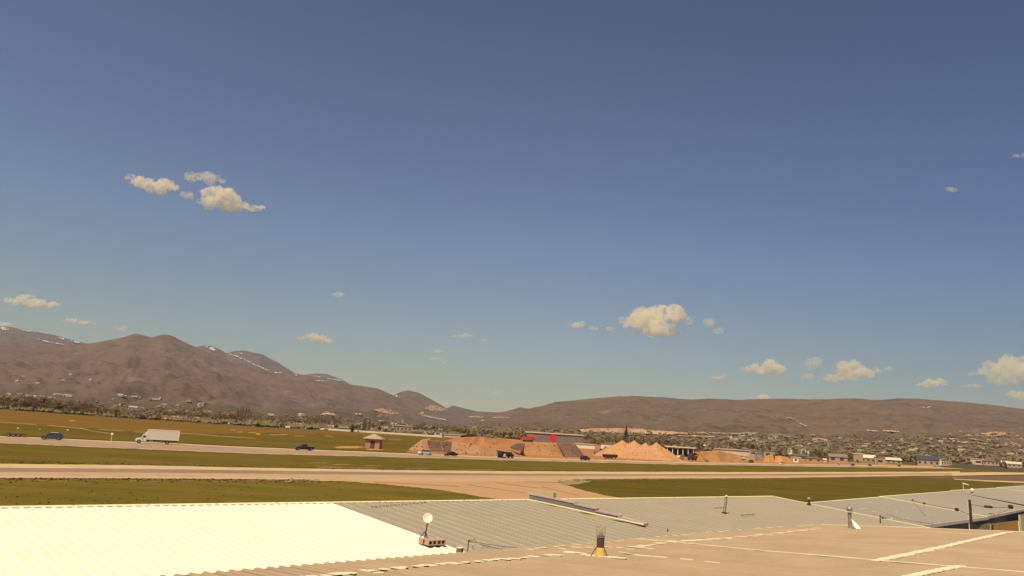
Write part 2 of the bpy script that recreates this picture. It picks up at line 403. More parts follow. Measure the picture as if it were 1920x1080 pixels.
sheet('runway_far_end', [(1785, 886), (1850, 885.2), (1960, 886.5)], [(1785, 892), (1850, 890.5), (1960, 889)], .052, M_edge)
# grass strips
sheet('infield_grass', off(RB, 1.0), RW0, .03, M_gr1, jit=.5)
sheet('airfield_grass_east', off(RW3, -.2), [(900, 1000), (1900, 1010), (2100, 1012)], .033, M_gr5, jit=.6, jb=0, x0=1040)
sheet('airfield_grass', off(RW3, -.2), [(-900, 1010), (0, 1010), (300, 1005), (600, 1000), (900, 1000), (1200, 1000), (1900, 1010)], .03, M_gr2, jit=.6, jb=0)
TX = [(560, 899.2), (640, 902), (700, 906), (760, 912), (820, 918), (870, 926), (930, 936), (990, 946), (1000, 960), (1180, 960), (1185, 937), (1140, 930), (1105, 922), (1075, 914), (1058, 908), (1045, 904), (1060, 901), (1100, 898.6)]
patch('taxiway', TX, .048, M_taxi, jit=1.2)
patch('taxiway_line', [(560, 900.4), (760, 901.2), (1000, 901), (1040, 900.4), (1040, 901.2), (1000, 901.9), (760, 902.2), (600, 901.6)], .056, M_edge)
patch('dirt_margin', [(1046, 905), (1058, 901), (1090, 899.5), (1110, 901), (1095, 906), (1078, 909), (1060, 909)], .06, mat('bare_margin_soil', (.36, .25, .13), (.22, .17, .07), 1.2, bump=.5), jit=2)
patch('perimeter_track', [(1788, 897.6), (1850, 900.5), (1930, 903.5), (1930, 906), (1850, 902.6), (1790, 898.8)], .05, M_edge, jit=.4)
patch('brown_verge', [(1700, 893.5), (1800, 893), (1930, 892), (1930, 903), (1850, 900), (1788, 897.4), (1740, 895.5)], .047, mat('brown_verge_grass', (.13, .075, .03), (.17, .10, .04), .2, bump=.3), jit=.8)
# bare streaks along the runway edge
M_bare = mat('bare_soil_streak', (.36, .24, .12), (.25, .17, .075), .8, bump=.3, spec=.03)
for k, (x, y, l, h) in enumerate([(80, 900.5, 26, 1.6), (118, 902, 24, 1.4), (250, 901.6, 30, 1.3), (290, 902.4, 34, 1.0), (350, 902, 30, 1.2), (412, 902.5, 40, 1.0), (470, 901.5, 28, 1.2), (512, 900, 30, 1.5), (545, 902.5, 30, 2),
                                (170, 870, 30, 1), (620, 876, 60, 1.4), (680, 877.5, 70, 1.2), (780, 879, 60, 1), (110, 868.5, 26, 1), (905, 880.5, 60, .8), (940, 863.8, 40, .8), (600, 868, 50, 1.3), (640, 871, 40, 1.5), (700, 873, 40, 1.2)]):
    patch('bare_soil_streak', [(x - l / 2, y), (x - l / 4, y - h / 2), (x + l / 4, y - h / 2.4), (x + l / 2, y), (x + l / 5, y + h / 2), (x - l / 3, y + h / 2.2)], .055 + .001 * k, M_bare, jit=.6)
# cracks on the taxiway
for k, (a, c) in enumerate([((930, 905), (1010, 915)), ((985, 903), (1060, 905)), ((880, 909), (985, 924)), ((700, 903), (860, 912)), ((1015, 912), (1090, 930))]):
    patch('pavement_crack', [(a[0], a[1]), (c[0], c[1]), (c[0], c[1] + .45), (a[0], a[1] + .45)], .06 + k * .001, M_crack)
# pale tracks in the far field
M_track = mat('pale_dry_track', (.36, .27, .13), (.25, .19, .08), .1, spec=.03)
for k, l in enumerate([[(0, 791.5), (30, 793.5), (68, 796)], [(90, 797.5), (125, 800.5), (162, 804.5)], [(150, 802), (172, 808), (205, 812.5)], [(186, 805), (232, 808)], [(250, 809.5), (275, 811)], [(325, 812), (370, 813.8), (412, 818)], [(415, 818), (480, 822)], [(505, 815), (532, 815.5)], [(552, 817), (572, 817.5)], [(610, 817), (625, 818.5)], [(730, 824.3), (752, 824.6)], [(465, 811.5), (480, 810.8)]]):
    up = [(x, y - .55) for x, y in l]; dn = [(x, y + .55) for x, y in l][::-1]
    patch('pale_track', up + dn, .06 + .002 * k, M_track, jit=.3)
M_or = mat('orange_bare_earth', (.52, .24, .06), (.40, .19, .06), .1, spec=.03)
for k, (x, y, l, h) in enumerate([(137, 789, 15, 2), (534, 814.8, 14, 1.6), (484, 813.5, 10, 3), (450, 810, 12, 1.4), (437, 806.5, 14, 1.2), (655, 838.5, 60, 4), (705, 842.5, 40, 2.5)]):
    patch('orange_earth_patch', [(x - l / 2, y), (x - l / 4, y - h / 2), (x + l / 4, y - h / 2), (x + l / 2, y), (x + l / 5, y + h / 2), (x - l / 3, y + h / 2)], .09 + .002 * k, M_or, jit=.7)

# quarry yard
patch('quarry_yard', [(770, 843), (800, 834), (850, 822), (900, 817), (985, 826), (1090, 831), (1160, 838), (1260, 845), (1340, 849), (1400, 856), (1500, 861), (1620, 868), (1760, 874), (1760, 876), (1640, 873.8), (1400, 869.8), (1250, 866.8), (1100, 862.8), (1000, 859.7), (900, 856.6), (800, 852.6), (760, 849)], .032, M_dirt, jit=.8)

# sparse tussocks: uncountable small clumps standing on the airfield grass
b = MB()
for _ in range(4200):
    zone = rng.random()
    if zone < .42: x = rng.uniform(-30, 1950); y = interp(x, RW3) + abs(rng.gauss(0, 3)) + .3
    elif zone < .62: x = rng.uniform(-30, 1800); y = interp(x, RW0) - abs(rng.gauss(0, 1.6)) - .2
    elif zone < .72: x = rng.uniform(-30, 1800); y = interp(x, RB) + 1 + abs(rng.gauss(0, 1.0))
    else: x = rng.uniform(-30, 1950); y = rng.uniform(interp(x, RW3) + 2, 948)
    if 600 < x < 1185 and y > 899:
        top_ok = (x < 990 and y > interp(x, TX[:8]) + 1) or (x > 1045 and y < interp(x, [(1045, 904), (1058, 908), (1075, 914), (1105, 922), (1140, 930), (1185, 937)]) - .5)
        if not top_ok: continue
    if zone >= .72 and rng.random() < .55: continue
    P = at(x, y, .03); s = rng.uniform(.05, .15) * (1.4 if zone < .62 else 1.0); hgt = s * rng.uniform(.4, .8)
    for k in range(3):
        a = rng.uniform(0, 6.28); dx, dy = math.cos(a) * s, math.sin(a) * s
        b.mat(0 if rng.random() < .45 else 1)
        b.add([(P.x - dx, P.y - dy, .02), (P.x + dx, P.y + dy, .02), (P.x + dx * .3 + rng.uniform(-s, s) * .4, P.y + dy * .3, .03 + hgt)], [(0, 1, 2)])
tag(b.build('grass_tussocks', [mat('dark_tussock', (.075, .052, .012), (.10, .065, .018), 3), mat('green_tussock', (.07, .065, .018), (.10, .075, .024), 3)]), kind='stuff')

# draped ground: strips and bare cuts lying on the hills
def drape(name, poly, m, step=1.6, jit=.8, lift=.6):
    xs = [p[0] for p in poly]; ys = [p[1] for p in poly]
    def inside(x, y):
        c = False; j = len(poly) - 1
        for i in range(len(poly)):
            xi, yi = poly[i]; xj, yj = poly[j]
            if (yi > y) != (yj > y) and x < (xj - xi) * (y - yi) / (yj - yi) + xi: c = not c
            j = i
        return c
    x0, x1, y0, y1 = min(xs), max(xs), min(ys), max(ys)
    sy = step * .5; nx = int((x1 - x0) / step) + 2; ny = int((y1 - y0) / sy) + 2
    P = {}
    def pt(i, j):
        if (i, j) not in P:
            h = hit(x0 + i * step, y0 + j * sy)
            P[(i, j)] = None if h is None else h + (CAM - h).normalized() * (3 + (h - CAM).length * .004) + Vector((0, 0, lift))
        return P[(i, j)]
    b = MB(); idx = {}
    for i in range(nx):
        for j in range(ny):
            cx = x0 + (i + .5) * step; cy = y0 + (j + .5) * sy
            n_ = jit * mn.fractal(Vector((cx * .25, cy * .6, len(name))), 1, 2, 2)
            if not inside(cx + n_, cy + n_ * .6): continue
            q = [pt(i, j), pt(i, j + 1), pt(i + 1, j + 1), pt(i + 1, j)]
            if None in q: continue
            if 'snow' in name and mn.noise(Vector((cx * .35, cy * .8, 3.3))) < -.04: continue
            if 'bare' in name and mn.noise(Vector((cx * .5, cy * 1.1, 7.3))) < -.22: continue
            d = [(v - CAM).length for v in q]
            if max(d) > min(d) * 1.25: continue
            for key in ((i, j), (i, j + 1), (i + 1, j + 1), (i + 1, j)):
                if key not in idx: idx[key] = len(b.v); b.v.append(tuple(P[key]))
            b.f.append((idx[(i, j)], idx[(i, j + 1)], idx[(i + 1, j + 1)], idx[(i + 1, j)])); b.m.append(0)
    if b.f: o = b.build(name, m); tag(o, kind='structure'); return o
def line_poly(pts, w): return [(x, y - w / 2) for x, y in pts] + [(x, y + w / 2) for x, y in pts][::-1]
M_scar = mat('pink_bare_cut', (.46, .28, .18), (.36, .22, .15), .01, c3=(.25, .16, .10), scale3=.03, spec=.03)
M_pale = mat('pale_bare_cut', (.55, .42, .30), (.42, .31, .22), .01, spec=.03)
M_snow = mat('snow', (.66, .66, .70), (.50, .49, .52), .01)
drape('bare_cut', [(796, 766), (806, 759), (815, 760), (830, 765), (842, 770), (825, 771), (810, 771)], M_scar)
drape('hill_road', line_poly([(785, 776), (795, 772.5), (790, 778), (812, 783), (836, 787)], 1.5), M_pale, step=.9, jit=0)
drape('quarry_cut', [(1085, 806), (1110, 803.5), (1160, 803), (1200, 804), (1230, 807), (1260, 809.5), (1290, 811.5), (1300, 813.5), (1250, 814.5), (1200, 813), (1140, 811), (1100, 810)], M_scar, jit=1.5)
drape('bare_cut', [(1170, 805), (1230, 809), (1255, 813), (1240, 816), (1190, 812)], M_pale, jit=1.5)
drape('bare_cut', [(1088, 807), (1108, 808), (1106, 811), (1090, 809.5)], M_pale)
for l, wd in (([(1475, 783), (1490, 786)], 1.2), ([(1494, 788), (1496, 792)], 1.6), ([(1499, 793.5), (1512, 799)], 1.3), ([(1625, 806.5), (1645, 808.5)], 1.6), ([(1656, 807.5), (1686, 809.5)], 1.8), ([(1725, 763), (1735, 764)], 1.3), ([(1738, 764), (1746, 762.5)], 1.2),
              ([(1385, 813), (1400, 811.5), (1415, 814)], 1.8), ([(1442, 816), (1460, 815), (1478, 819)], 2.2), ([(1520, 816), (1527, 815)], 1.5), ([(1520, 826), (1535, 822), (1552, 826)], 2.5), ([(1300, 812), (1320, 811), (1330, 815)], 2), ([(1270, 817), (1300, 817.5), (1340, 819)], 1.8),
              ([(1330, 811.5), (1380, 813), (1420, 812)], 1.0), ([(880, 781.5), (905, 782)], 1.4), ([(925, 782.5), (955, 783)], 1.2), ([(975, 815), (995, 813)], 1),
              ([(1810, 817), (1850, 818), (1880, 815), (1885, 811)], 2.4), ([(1815, 822), (1835, 825)], 2), ([(1830, 830), (1855, 833)], 2), ([(1850, 812), (1870, 811), (1886, 814.5)], 2.6), ([(1795, 828), (1812, 830)], 1.6), ([(1840, 813), (1858, 814)], 1.2), ([(1895, 829), (1915, 836)], 1.4), ([(1900, 845), (1918, 844)], 1.4), ([(1780, 822), (1795, 824)], 1.2)):
    drape('bare_cut', line_poly(l, wd), M_pale if wd < 2 else M_scar, step=1.0, jit=.5)
drape('bare_cut', [(600, 778), (612, 771), (625, 775), (632, 778), (615, 778)], M_scar)
drape('bare_cut', [(700, 768), (715, 766), (735, 770), (750, 776), (735, 777), (712, 773)], M_scar, jit=2)
# snow patches and thin snow lines of the back ridge
for poly in ([(0, 612), (8, 613), (17, 617), (14, 619.5), (0, 617.5)], [(28, 616), (50, 618), (80, 622), (78, 624.5), (50, 621)], [(110, 630), (118, 630.5), (124, 634), (118, 636.5), (110, 634)], [(130, 633), (140, 637), (150, 641), (148, 643), (134, 641)], [(385, 649), (398, 651), (408, 655), (402, 658.5), (392, 654)],
             [(448, 661), (456, 663), (453, 665)], [(425, 662.5), (445, 667), (478, 683.2), (504, 694), (503, 694.8), (476, 684.2), (443, 668.2)], [(583, 703.5), (606, 707), (640, 713), (655, 716), (640, 714.2), (605, 708.2)], [(592, 712), (620, 714), (620, 715.3), (594, 713.8)], [(514, 698), (532, 697), (534, 698.4), (516, 699.5)], [(740, 741), (746, 742), (744, 744), (739, 743)], [(553, 701), (560, 703), (556, 704.5)],
             [(60, 632), (90, 640), (120, 645.5), (120, 646.5), (88, 641)]):
    drape('snow_patch', poly, M_snow, step=1.0, jit=.5)
# ------------------------------------------------------------------ roofs
def metal(name, c1, c2, rough=.55, metalv=0.0, scale=.6, streak=(1, 1, 1), c3=None, spec=.35):
    return mat(name, c1, c2, scale, rough=rough, metal=metalv, stretch=streak, c3=c3, scale3=scale * 9, t3=(.62, .8), spec=spec, bump=.04, bscale=30)
M_tan = metal('tan_aged_roof_metal', (.43, .325, .205), (.36, .275, .18), rough=.6, c3=(.29, .20, .13))
M_grey = metal('galvanised_grey_roof', (.375, .33, .25), (.335, .295, .225), rough=.5, c3=(.29, .24, .18))
M_grey2 = metal('pale_grey_roof', (.34, .305, .25), (.32, .29, .238), rough=.5)
M_white = metal('white_coated_roof', (.90, .86, .70), (.87, .82, .65), rough=.5, c3=(.86, .80, .62))
M_seal = mat('cream_sealant', (.88, .80, .58), (.80, .70, .46), 3, rough=.6, bump=.2, bscale=20)
M_trim = mat('pale_ridge_trim', (.80, .74, .42), (.74, .68, .40), 2, rough=.5)
M_trimw = mat('white_gutter_trim', (.80, .68, .60), (.70, .60, .54), 2, rough=.5)
M_wallg = mat('grey_wall_cladding', (.20, .165, .15), (.17, .14, .13), 1.2, rough=.7)
M_steel = mat('weathered_galvanised_steel', (.42, .37, .31), (.30, .26, .22), 8, rough=.45, metal=.35)
M_dark = mat('dark_weathered_metal', (.045, .035, .03), (.07, .055, .045), 8, rough=.6)
M_rust = mat('rusty_brown_pipe', (.085, .045, .045), (.12, .065, .055), 12, rough=.7)
M_yel = mat('yellowed_flashing', (.72, .47, .13), (.62, .38, .10), 6, rough=.5)
M_brightmetal = mat('polished_flashing', (.93, .93, .95), (.88, .88, .92), 4, rough=.25)

class Roof:
    """a ruled slope: ridge/eave line u in metres, v from 0 (far edge) to 1 (near edge)"""
    def __init__(s, A, B, C, D): s.A, s.B, s.C, s.D = A, B, C, D; s.L = (B - A).length; s.W = (D - A).length
    def p(s, u, v, h=0.0):       # u,v in 0..1
        a = s.A.lerp(s.B, u); d = s.D.lerp(s.C, u); q = a.lerp(d, v)
        return q + s.nrm() * h
    def nrm(s): 
        n = (s.B - s.A).cross(s.D - s.A).normalized(); return n if n.z > 0 else -n
    def hit(s, x, y):            # picture point on the plane -> world point
        n = s.nrm(); d = ray(x, y); return CAM + d * ((s.A - CAM).dot(n) / d.dot(n))

RIB_DARK = {}
def rib_dark_of(m):  # darker tone of a roof material for strips along its ribs
    if m.name not in RIB_DARK:
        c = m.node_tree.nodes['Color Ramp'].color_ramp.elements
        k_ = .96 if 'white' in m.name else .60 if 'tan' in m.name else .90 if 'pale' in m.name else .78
        RIB_DARK[m.name] = mat(m.name + '_rib_dirt', tuple(v * k_ for v in c[0].color[:3]), tuple(v * (k_ + .1) for v in c[1].color[:3]), .8, rough=.8)
    return RIB_DARK[m.name]
def panels(R, root, m_of, rib=.305, per=2, v0=0, v1=1, name='roof_panel', ribh=.032, kind_rest=True, u0=0, u1=1):
    """corrugated sheets three ribs wide, each a child of its own, laid side by side along the ridge"""
    w = rib * per; n = max(1, int(round(R.L * (u1 - u0) / w)))
    for k in range(n):
        ua = u0 + (u1 - u0) * k / n; ub = u0 + (u1 - u0) * (k + 1) / n; b = MB()
        prof = []
        for j in range(per):
            f0 = j / per; g_ = 1 / per
            prof += [(f0, 0), (f0 + g_ * .40, 0), (f0 + g_ * .62, 0), (f0 + g_ * .72, ribh), (f0 + g_ * .90, ribh), (f0 + g_ * .9999, 0)]
        rows = [[tuple(R.p(ua + (ub - ua) * f, v, h + (.002 if k % 2 else 0))) for f, h in prof] for v in (v0, v1)]
        b.grid(rows); mm = m_of(k, n); b.m = [1 if (j in (0, 4, 1) if R is near else j in (2, 1)) else 0 for j in range(len(b.f))]; o = b.build(name, [mm, rib_dark_of(mm)], root)
        me = o.data
        if me.polygons[0].normal.z < 0:
            me.flip_normals()
    return n

def ribbon(R, name, pts, w, m, root, h=.012, jag=0.0, n_sub=1):
    """a strip lying on the slope between two picture points; w metres wide"""
    b = MB(); P = [R.hit(*p) + R.nrm() * h for p in pts]
    for a, c in zip(P[:-1], P[1:]):
        d = (c - a).normalized(); s_ = R.nrm().cross(d) * w / 2; t = R.nrm() * .018
        k = max(1, n_sub)
        for i in range(k):
            q0 = a.lerp(c, i / k); q1 = a.lerp(c, (i + 1) / k)
            w0 = 1 + rng.uniform(-jag, jag); w1 = 1 + rng.uniform(-jag, jag)
            v = [q0 - s_ * w0, q1 - s_ * w1, q1 + s_ * w1, q0 + s_ * w0]
            b.add([x for x in v] + [x + t for x in v], [(4, 5, 6, 7), (0, 1, 5, 4), (1, 2, 6, 5), (2, 3, 7, 6), (3, 0, 4, 7)])
    return b.build(name, m, root, recalc=True)

def box_walls(name, pts, top_drop, m, root, base=0.0):
    """closed wall ring under roof corner points"""
    b = MB(); n = len(pts)
    v = [(p[0], p[1], p[2] - top_drop) for p in pts] + [(p[0], p[1], base) for p in pts]
    b.add(v, [(i, (i + 1) % n, n + (i + 1) % n, n + i) for i in range(n)])
    return b.build(name, m, root, recalc=True)

# --- roof under the camera: eave runs away to the right, ribs run up towards us
E1 = at(600, 1058, 5.1); C1 = at(1540, 984, 5.1)
ev = (C1 - E1).normalized(); nv = Vector((ev.y, -ev.x, 0)); rise = .0979
A = C1 - ev * 44; NEARW = 24.0
up_ = Vector((0, 0, rise))
near = Roof(A, C1, C1 + (nv + up_) * NEARW, A + (nv + up_) * NEARW)
hN = empty('tan_roofed_hangar', (C1.x, C1.y, 0), label='low pitched hangar with tan ribbed metal roof filling the bottom right foreground', cat='building')
def rel(root, o):      # keep world coordinates under a moved root
    o.matrix_parent_inverse = root.matrix_world.inverted(); return o
hN.location = (0, 0, 0)
# sheets split at a staggered lap so that the seams show
M_tanb = metal('tan_roof_metal_darker', (.40, .30, .195), (.36, .27, .178), rough=.6, c3=(.31, .21, .14))
tanp = lambda k, n: M_tan if (k * 7 + n) % 5 else M_tanb
panels(near, hN, tanp, v0=0, v1=.40, ribh=.04)
panels(near, hN, tanp, v0=.40, v1=1.0, ribh=.04)
# other slope beyond the ridge behind the camera
back = Roof(near.D, near.C, near.C + nv * 14 - up_ * 14, near.D + nv * 14 - up_ * 14)
bb = MB(); bb.grid([[back.p(0, 0), back.p(1, 0)], [back.p(0, 1), back.p(1, 1)]]); o = bb.build('rear_roof_slope', M_tan, hN)
box_walls('wall', [near.p(0, .012), near.p(1, .012), near.p(1, 1), back.p(1, .98), back.p(0, .98), near.p(0, 1)], .04, mat('tan_wall_cladding', (.40, .29, .19), (.36, .26, .17), 1), hN)
ribbon(near, 'rake_trim', [(1541, 985), (1700, 990), (1920, 999), (2400, 1018)], .13, M_seal, hN, h=.03, n_sub=5, jag=.15)
ribbon(near, 'sealed_rib', [(1200, 1013), (1255, 1018), (1330, 1025), (1440, 1036), (1560, 1046), (1650, 1054), (1800, 1066), (1920, 1076), (2300, 1108)], .085, M_seal, hN, h=.033, n_sub=4, jag=.2)
# stepped dabs of sealant along the end laps: separate bright dabs, each one a piece
def dabs(line, n, wrange, lrange, skip=0.0, ofs=1.5):
    for i in range(n):
        if rng.random() < skip: continue
        x = line[0][0] + (line[-1][0] - line[0][0]) * (i + rng.uniform(.1, .9)) / n
        y = interp(x, line) + rng.uniform(-ofs, ofs) * .5
        P = near.hit(x, y); l = rng.uniform(*lrange); ww = rng.uniform(*wrange)
        d = nv + up_; q = near.nrm() * .036; b = MB()
        pts = []
        for (a, c) in ((-.5, -.45), (-.1, -.5), (.5, -.3), (.48, .42), (.1, .5), (-.46, .35)):
            pts.append(P + d * (l * (a + rng.uniform(-.08, .08))) + ev * (ww * c) + q)
        b.add(pts + [p + near.nrm() * .012 for p in pts], [(6, 7, 8, 9, 10, 11)] + [(j, (j + 1) % 6, 6 + (j + 1) % 6, 6 + j) for j in range(6)])
        b.build('sealant_dab', M_seal, hN, recalc=True)
dabs([(560, 1086), (640, 1079.5), (720, 1070), (840, 1060), (960, 1050), (1040, 1043), (1070, 1039)], 27, (.16, .24), (.25, .55))
dabs([(1195, 1028), (1260, 1018), (1340, 1013), (1420, 1006), (1540, 992)], 30, (.15, .25), (.25, .6))
dabs([(985, 1034), (1060, 1025), (1130, 1019), (1220, 1010), (1320, 1001), (1440, 991.5), (1535, 985)], 34, (.08, .16), (.18, .4), skip=.2)
ribbon(near, 'sealant_dab', [(1642, 1055), (1700, 1043), (1760, 1030), (1820, 1016), (1888, 1000.5)], .24, M_seal, hN, h=.037, n_sub=9, jag=.3)
ribbon(near, 'sealant_dab', [(1700, 1086), (1745, 1076), (1795, 1066)], .24, M_seal, hN, h=.037, n_sub=8, jag=.3)
dabs([(1640, 1055), (1700, 1043), (1760, 1030), (1820, 1016), (1870, 1004), (1890, 1000)], 26, (.28, .36), (.22, .4), ofs=.5)
dabs([(1700, 1086), (1745, 1076), (1790, 1067), (1800, 1065)], 13, (.26, .34), (.16, .28), ofs=.5)
dabs([(1050, 1030), (1120, 1028), (1200, 1034)], 7, (.08, .14), (.15, .4), ofs=5)
for (a, c, w_) in (((1058, 1036.5), (1100, 1041.5), .16), ((1092, 1043), (1175, 1050.5), .24), ((1180, 1027.5), (1226, 1032), .09), ((1190, 1043.3), (1252, 1048.7), .08), ((1276, 1051), (1300, 1053), .05), ((1322, 1056), (1350, 1059), .04), ((700, 1077), (720, 1078), .06), ((1160, 1038), (1180, 1041), .06)):
    ribbon(near, 'sealant_dab', [a, c], w_, M_seal, hN, h=.036, n_sub=4, jag=.35)
# eave end closures: little dark shadow gaps under the rib ends are real openings over a gutter board
ribbon(near, 'eave_board', [(300, 1083.5), (600, 1059.5), (1000, 1028), (1538, 985.5)], .03, mat('tan_eave_board', (.30, .2, .13), (.25, .17, .12), 3), hN, h=-.03)

# --- long roof beyond: white-coated left part and grey right part
ZR = 4.3
Ra, Rb = at(620, 943, ZR), at(1450, 931, ZR)
er = (Rb - Ra).normalized(); nr_ = Vector((er.y, -er.x, 0)); SL1 = -.047
Na = at(620, 943, ZR)
def fit_t(O, px, slope):   # point O + t*n sloping, t so that it falls on the picture column
    best = None
    for k in range(400):
        t = k * .06; P = O + nr_ * t + Vector((0, 0, slope * t)); q = proj(P)
        d_ = abs(q[1] - px[1]);
        if best is None or d_ < best[0]: best = (d_, t, P)
    return best[2]
Pn0 = at(872, 1036, 3.72); Pn1 = at(1752, 992, 3.55)
u_ = (Rb - Ra)
k0 = -1.35
RLA = Ra + u_ * k0; NLA = Pn0 + (Pn1 - Pn0) * k0
frac0 = -k0 / (1 - k0)      # where the white part ends
NXT = 1.25                 # carry the slope on towards us, under the sight line of the near eave
D_ = RLA + (NLA - RLA) * NXT; C_ = Rb + (Pn1 - Rb) * NXT
r1 = Roof(RLA, Rb, C_, D_)
bW = empty('white_roofed_hangar', (0, 0, 0), label='long hangar section under a bright white coated ribbed roof at lower left', cat='building')
bG = empty('grey_roofed_hangar', (0, 0, 0), label='long hangar section under a dull grey ribbed roof between the white roof and the row', cat='building')
panels(r1, bW, lambda k, n: M_white, u0=0, u1=frac0, rib=.40, ribh=.04)
panels(r1, bG, lambda k, n: M_grey, u0=frac0, u1=1, rib=.40, ribh=.035)
def half_walls(root, R, ua, ub, m):
    ba = R.p(ua, 0) - nr_ * 12 - Vector((0, 0, 2.8)); bb_ = R.p(ub, 0) - nr_ * 12 - Vector((0, 0, 2.8))
    q = MB(); q.add([R.p(ua, 0), R.p(ub, 0), bb_, ba], [(0, 1, 2, 3)]); q.build('rear_roof_slope', m, root, recalc=True)
    box_walls('wall', [R.p(ua, .995), R.p(ub, .995), R.p(ub, 0), bb_ + nr_ * .1, ba + nr_ * .1, R.p(ua, 0)], .05, M_wallg, root)
half_walls(bW, r1, 0, frac0 - .0004, M_white); half_walls(bG, r1, frac0 + .0004, 1, M_grey)
def ridge_cap(R, root, ua, ub, m, w=.22, name='ridge_cap', seg=3.0):
    n = max(1, int(R.L * (ub - ua) / seg))
    for k in range(n):
        a = ua + (ub - ua) * k / n; c = ua + (ub - ua) * (k + .985) / n; b = MB()
        P = [R.p(a, 0, .045), R.p(c, 0, .045)]
        d = (R.p(a, .01) - R.p(a, 0)).normalized()
        v = []
        for p_ in P: v += [p_ + d * w - Vector((0, 0, .012)), p_ + Vector((0, 0, .03)), p_ - d * w - Vector((0, 0, .03))]
        b.add(v, [(0, 3, 4, 1), (1, 4, 5, 2)]); b.build(name, m, root, recalc=True)
ridge_cap(r1, bW, 0, frac0, M_seal); ridge_cap(r1, bG, frac0, 1, M_trim, w=.16)
# right gable edge of the grey roof
def edge_strip(R, root, u, va, vb, w, m, name='rake_trim', n=4, h=.05):
    for k in range(n):
        a = va + (vb - va) * k / n; c = va + (vb - va) * (k + .99) / n
        P, Q = R.p(u, a, h), R.p(u, c, h); s_ = (R.B - R.A).normalized() * w
        b = MB(); b.add([P - s_, Q - s_, Q + s_ * .2, P + s_ * .2, P - s_ - Vector((0, 0, .1)), Q - s_ - Vector((0, 0, .1)), Q + s_ * .2 - Vector((0, 0, .16)), P + s_ * .2 - Vector((0, 0, .16))],
                 [(0, 1, 2, 3), (0, 4, 5, 1), (2, 6, 7, 3), (0, 3, 7, 4), (1, 5, 6, 2)]); b.build(name, m, root, recalc=True)
edge_strip(r1, bG, 1.0, 0, 1, .18, M_trim)
# scattered fastener marks on the grey roof
for (line, n, s_) in (([(698, 952.5), (797, 944.3)], 15, .07), ([(1340, 954), (1357, 953)], 4, .08), ([(1391, 967.5), (1412, 966)], 5, .08)):
    b = MB()
    for i in range(n):
        x = line[0][0] + (line[1][0] - line[0][0]) * i / (n - 1); y = interp(x, line); P = r1.hit(x, y)
        for dx in (-.06, .06): b.box((P.x + dx * s_ / .1, P.y, P.z + .06), (s_ * .5, s_ * 1.2, .05))
    b.build('roof_clips', M_dark, bG); 
# --- row of roofs to the right
def extra_roof(name, label, rl, rr, er_, el, m, trim=M_trim, zr=4.0, ze=3.5):
    R = Roof(at(*rl, zr), at(*rr, zr), at(*er_, ze), at(*el, ze)); root = empty(name, (0, 0, 0), label=label, cat='building', group='grey roofed hangars in a row')
    panels(R, root, lambda k, n: m, rib=.9, per=2, ribh=.04)
    ridge_cap(R, root, 0, 1, trim, w=.25, seg=6); edge_strip(R, root, 1, 0, 1, .40, trim)
    dn = R.A - R.D; dn.z = 0; dn.normalize()
    ba = R.A + dn * 12 - Vector((0, 0, 2.6)); bb_ = R.B + dn * 12 - Vector((0, 0, 2.6))
    q = MB(); q.add([R.A, R.B, bb_, ba], [(0, 1, 2, 3)]); q.build('rear_roof_slope', m, root, recalc=True)
    box_walls('wall', [R.p(0, .992), R.p(1, .992), R.B, bb_ - dn * .1, ba - dn * .1, R.A], .06, M_wallg, root)
    g_ = MB()          # gutter along the near eave
    p0, p1 = R.p(0, 1.0, .02), R.p(1, 1.0, .02); s_ = (R.D - R.A).normalized() * .14
    g_.add([p0, p1, p1 + s_, p0 + s_, p0 - Vector((0, 0, .28)), p1 - Vector((0, 0, .28)), p1 + s_ - Vector((0, 0, .28)), p0 + s_ - Vector((0, 0, .28))],
           [(0, 1, 2, 3), (3, 2, 6, 7), (0, 4, 5, 1), (4, 7, 6, 5), (0, 3, 7, 4), (1, 5, 6, 2)])
    g_.build('gutter', M_trimw, root, recalc=True)
    return R, root
r2, b2 = extra_roof('grey_roofed_hangar', 'grey roofed hangar right of the long grey roof, dotted with pale specks', (1490, 945.5), (1655, 932), (1852, 969), (1600, 1002), M_grey2, zr=3.9, ze=3.35)
r3, b3 = extra_roof('grey_roofed_hangar', 'grey roofed hangar beyond the black wooden pole, crossed by the cable', (1648, 931.5), (1783, 921.5), (1930, 952), (1846, 968.5), M_grey2, zr=3.9, ze=3.3)
r4, b4 = extra_roof('grey_roofed_hangar', 'grey roofed hangar behind the round white vent near the right edge', (1780, 920), (1872, 915), (2050, 938), (1936, 949.5), M_grey2, zr=3.9, ze=3.3)
r5, b5 = extra_roof('grey_roofed_hangar', 'farthest grey roofed hangar of the row at the right edge', (1868, 914.5), (1990, 906), (2150, 925), (2046, 936.5), M_grey2, zr=3.9, ze=3.3)
# pale specks on the second roof
b = MB()
for (x, y, s_) in [(1612, 955, .5), (1618, 954.5, .6), (1626, 954.5, .5), (1633, 954, .4), (1639, 953.6, .3), (1645, 953, .3), (1638, 960.5, .7), (1657, 952, .25), (1655, 956, .25), (1681, 961, .4), (1695, 964, .3), (1701, 964.5, .3), (1709, 967, .3), (1701, 972, .5), (1694, 972.5, .3), (1720, 969, .25), (1730, 969, .3), (1713, 971, .25), (1699, 981.5, .35), (1706, 981, .3), (1688, 975, .25)]:
    P = r2.hit(x, y); b.lathe([(s_ * .28, .05), (s_ * .24, .062)], (P.x, P.y, P.z), 7)
b.build('bird_droppings', M_seal, b2)

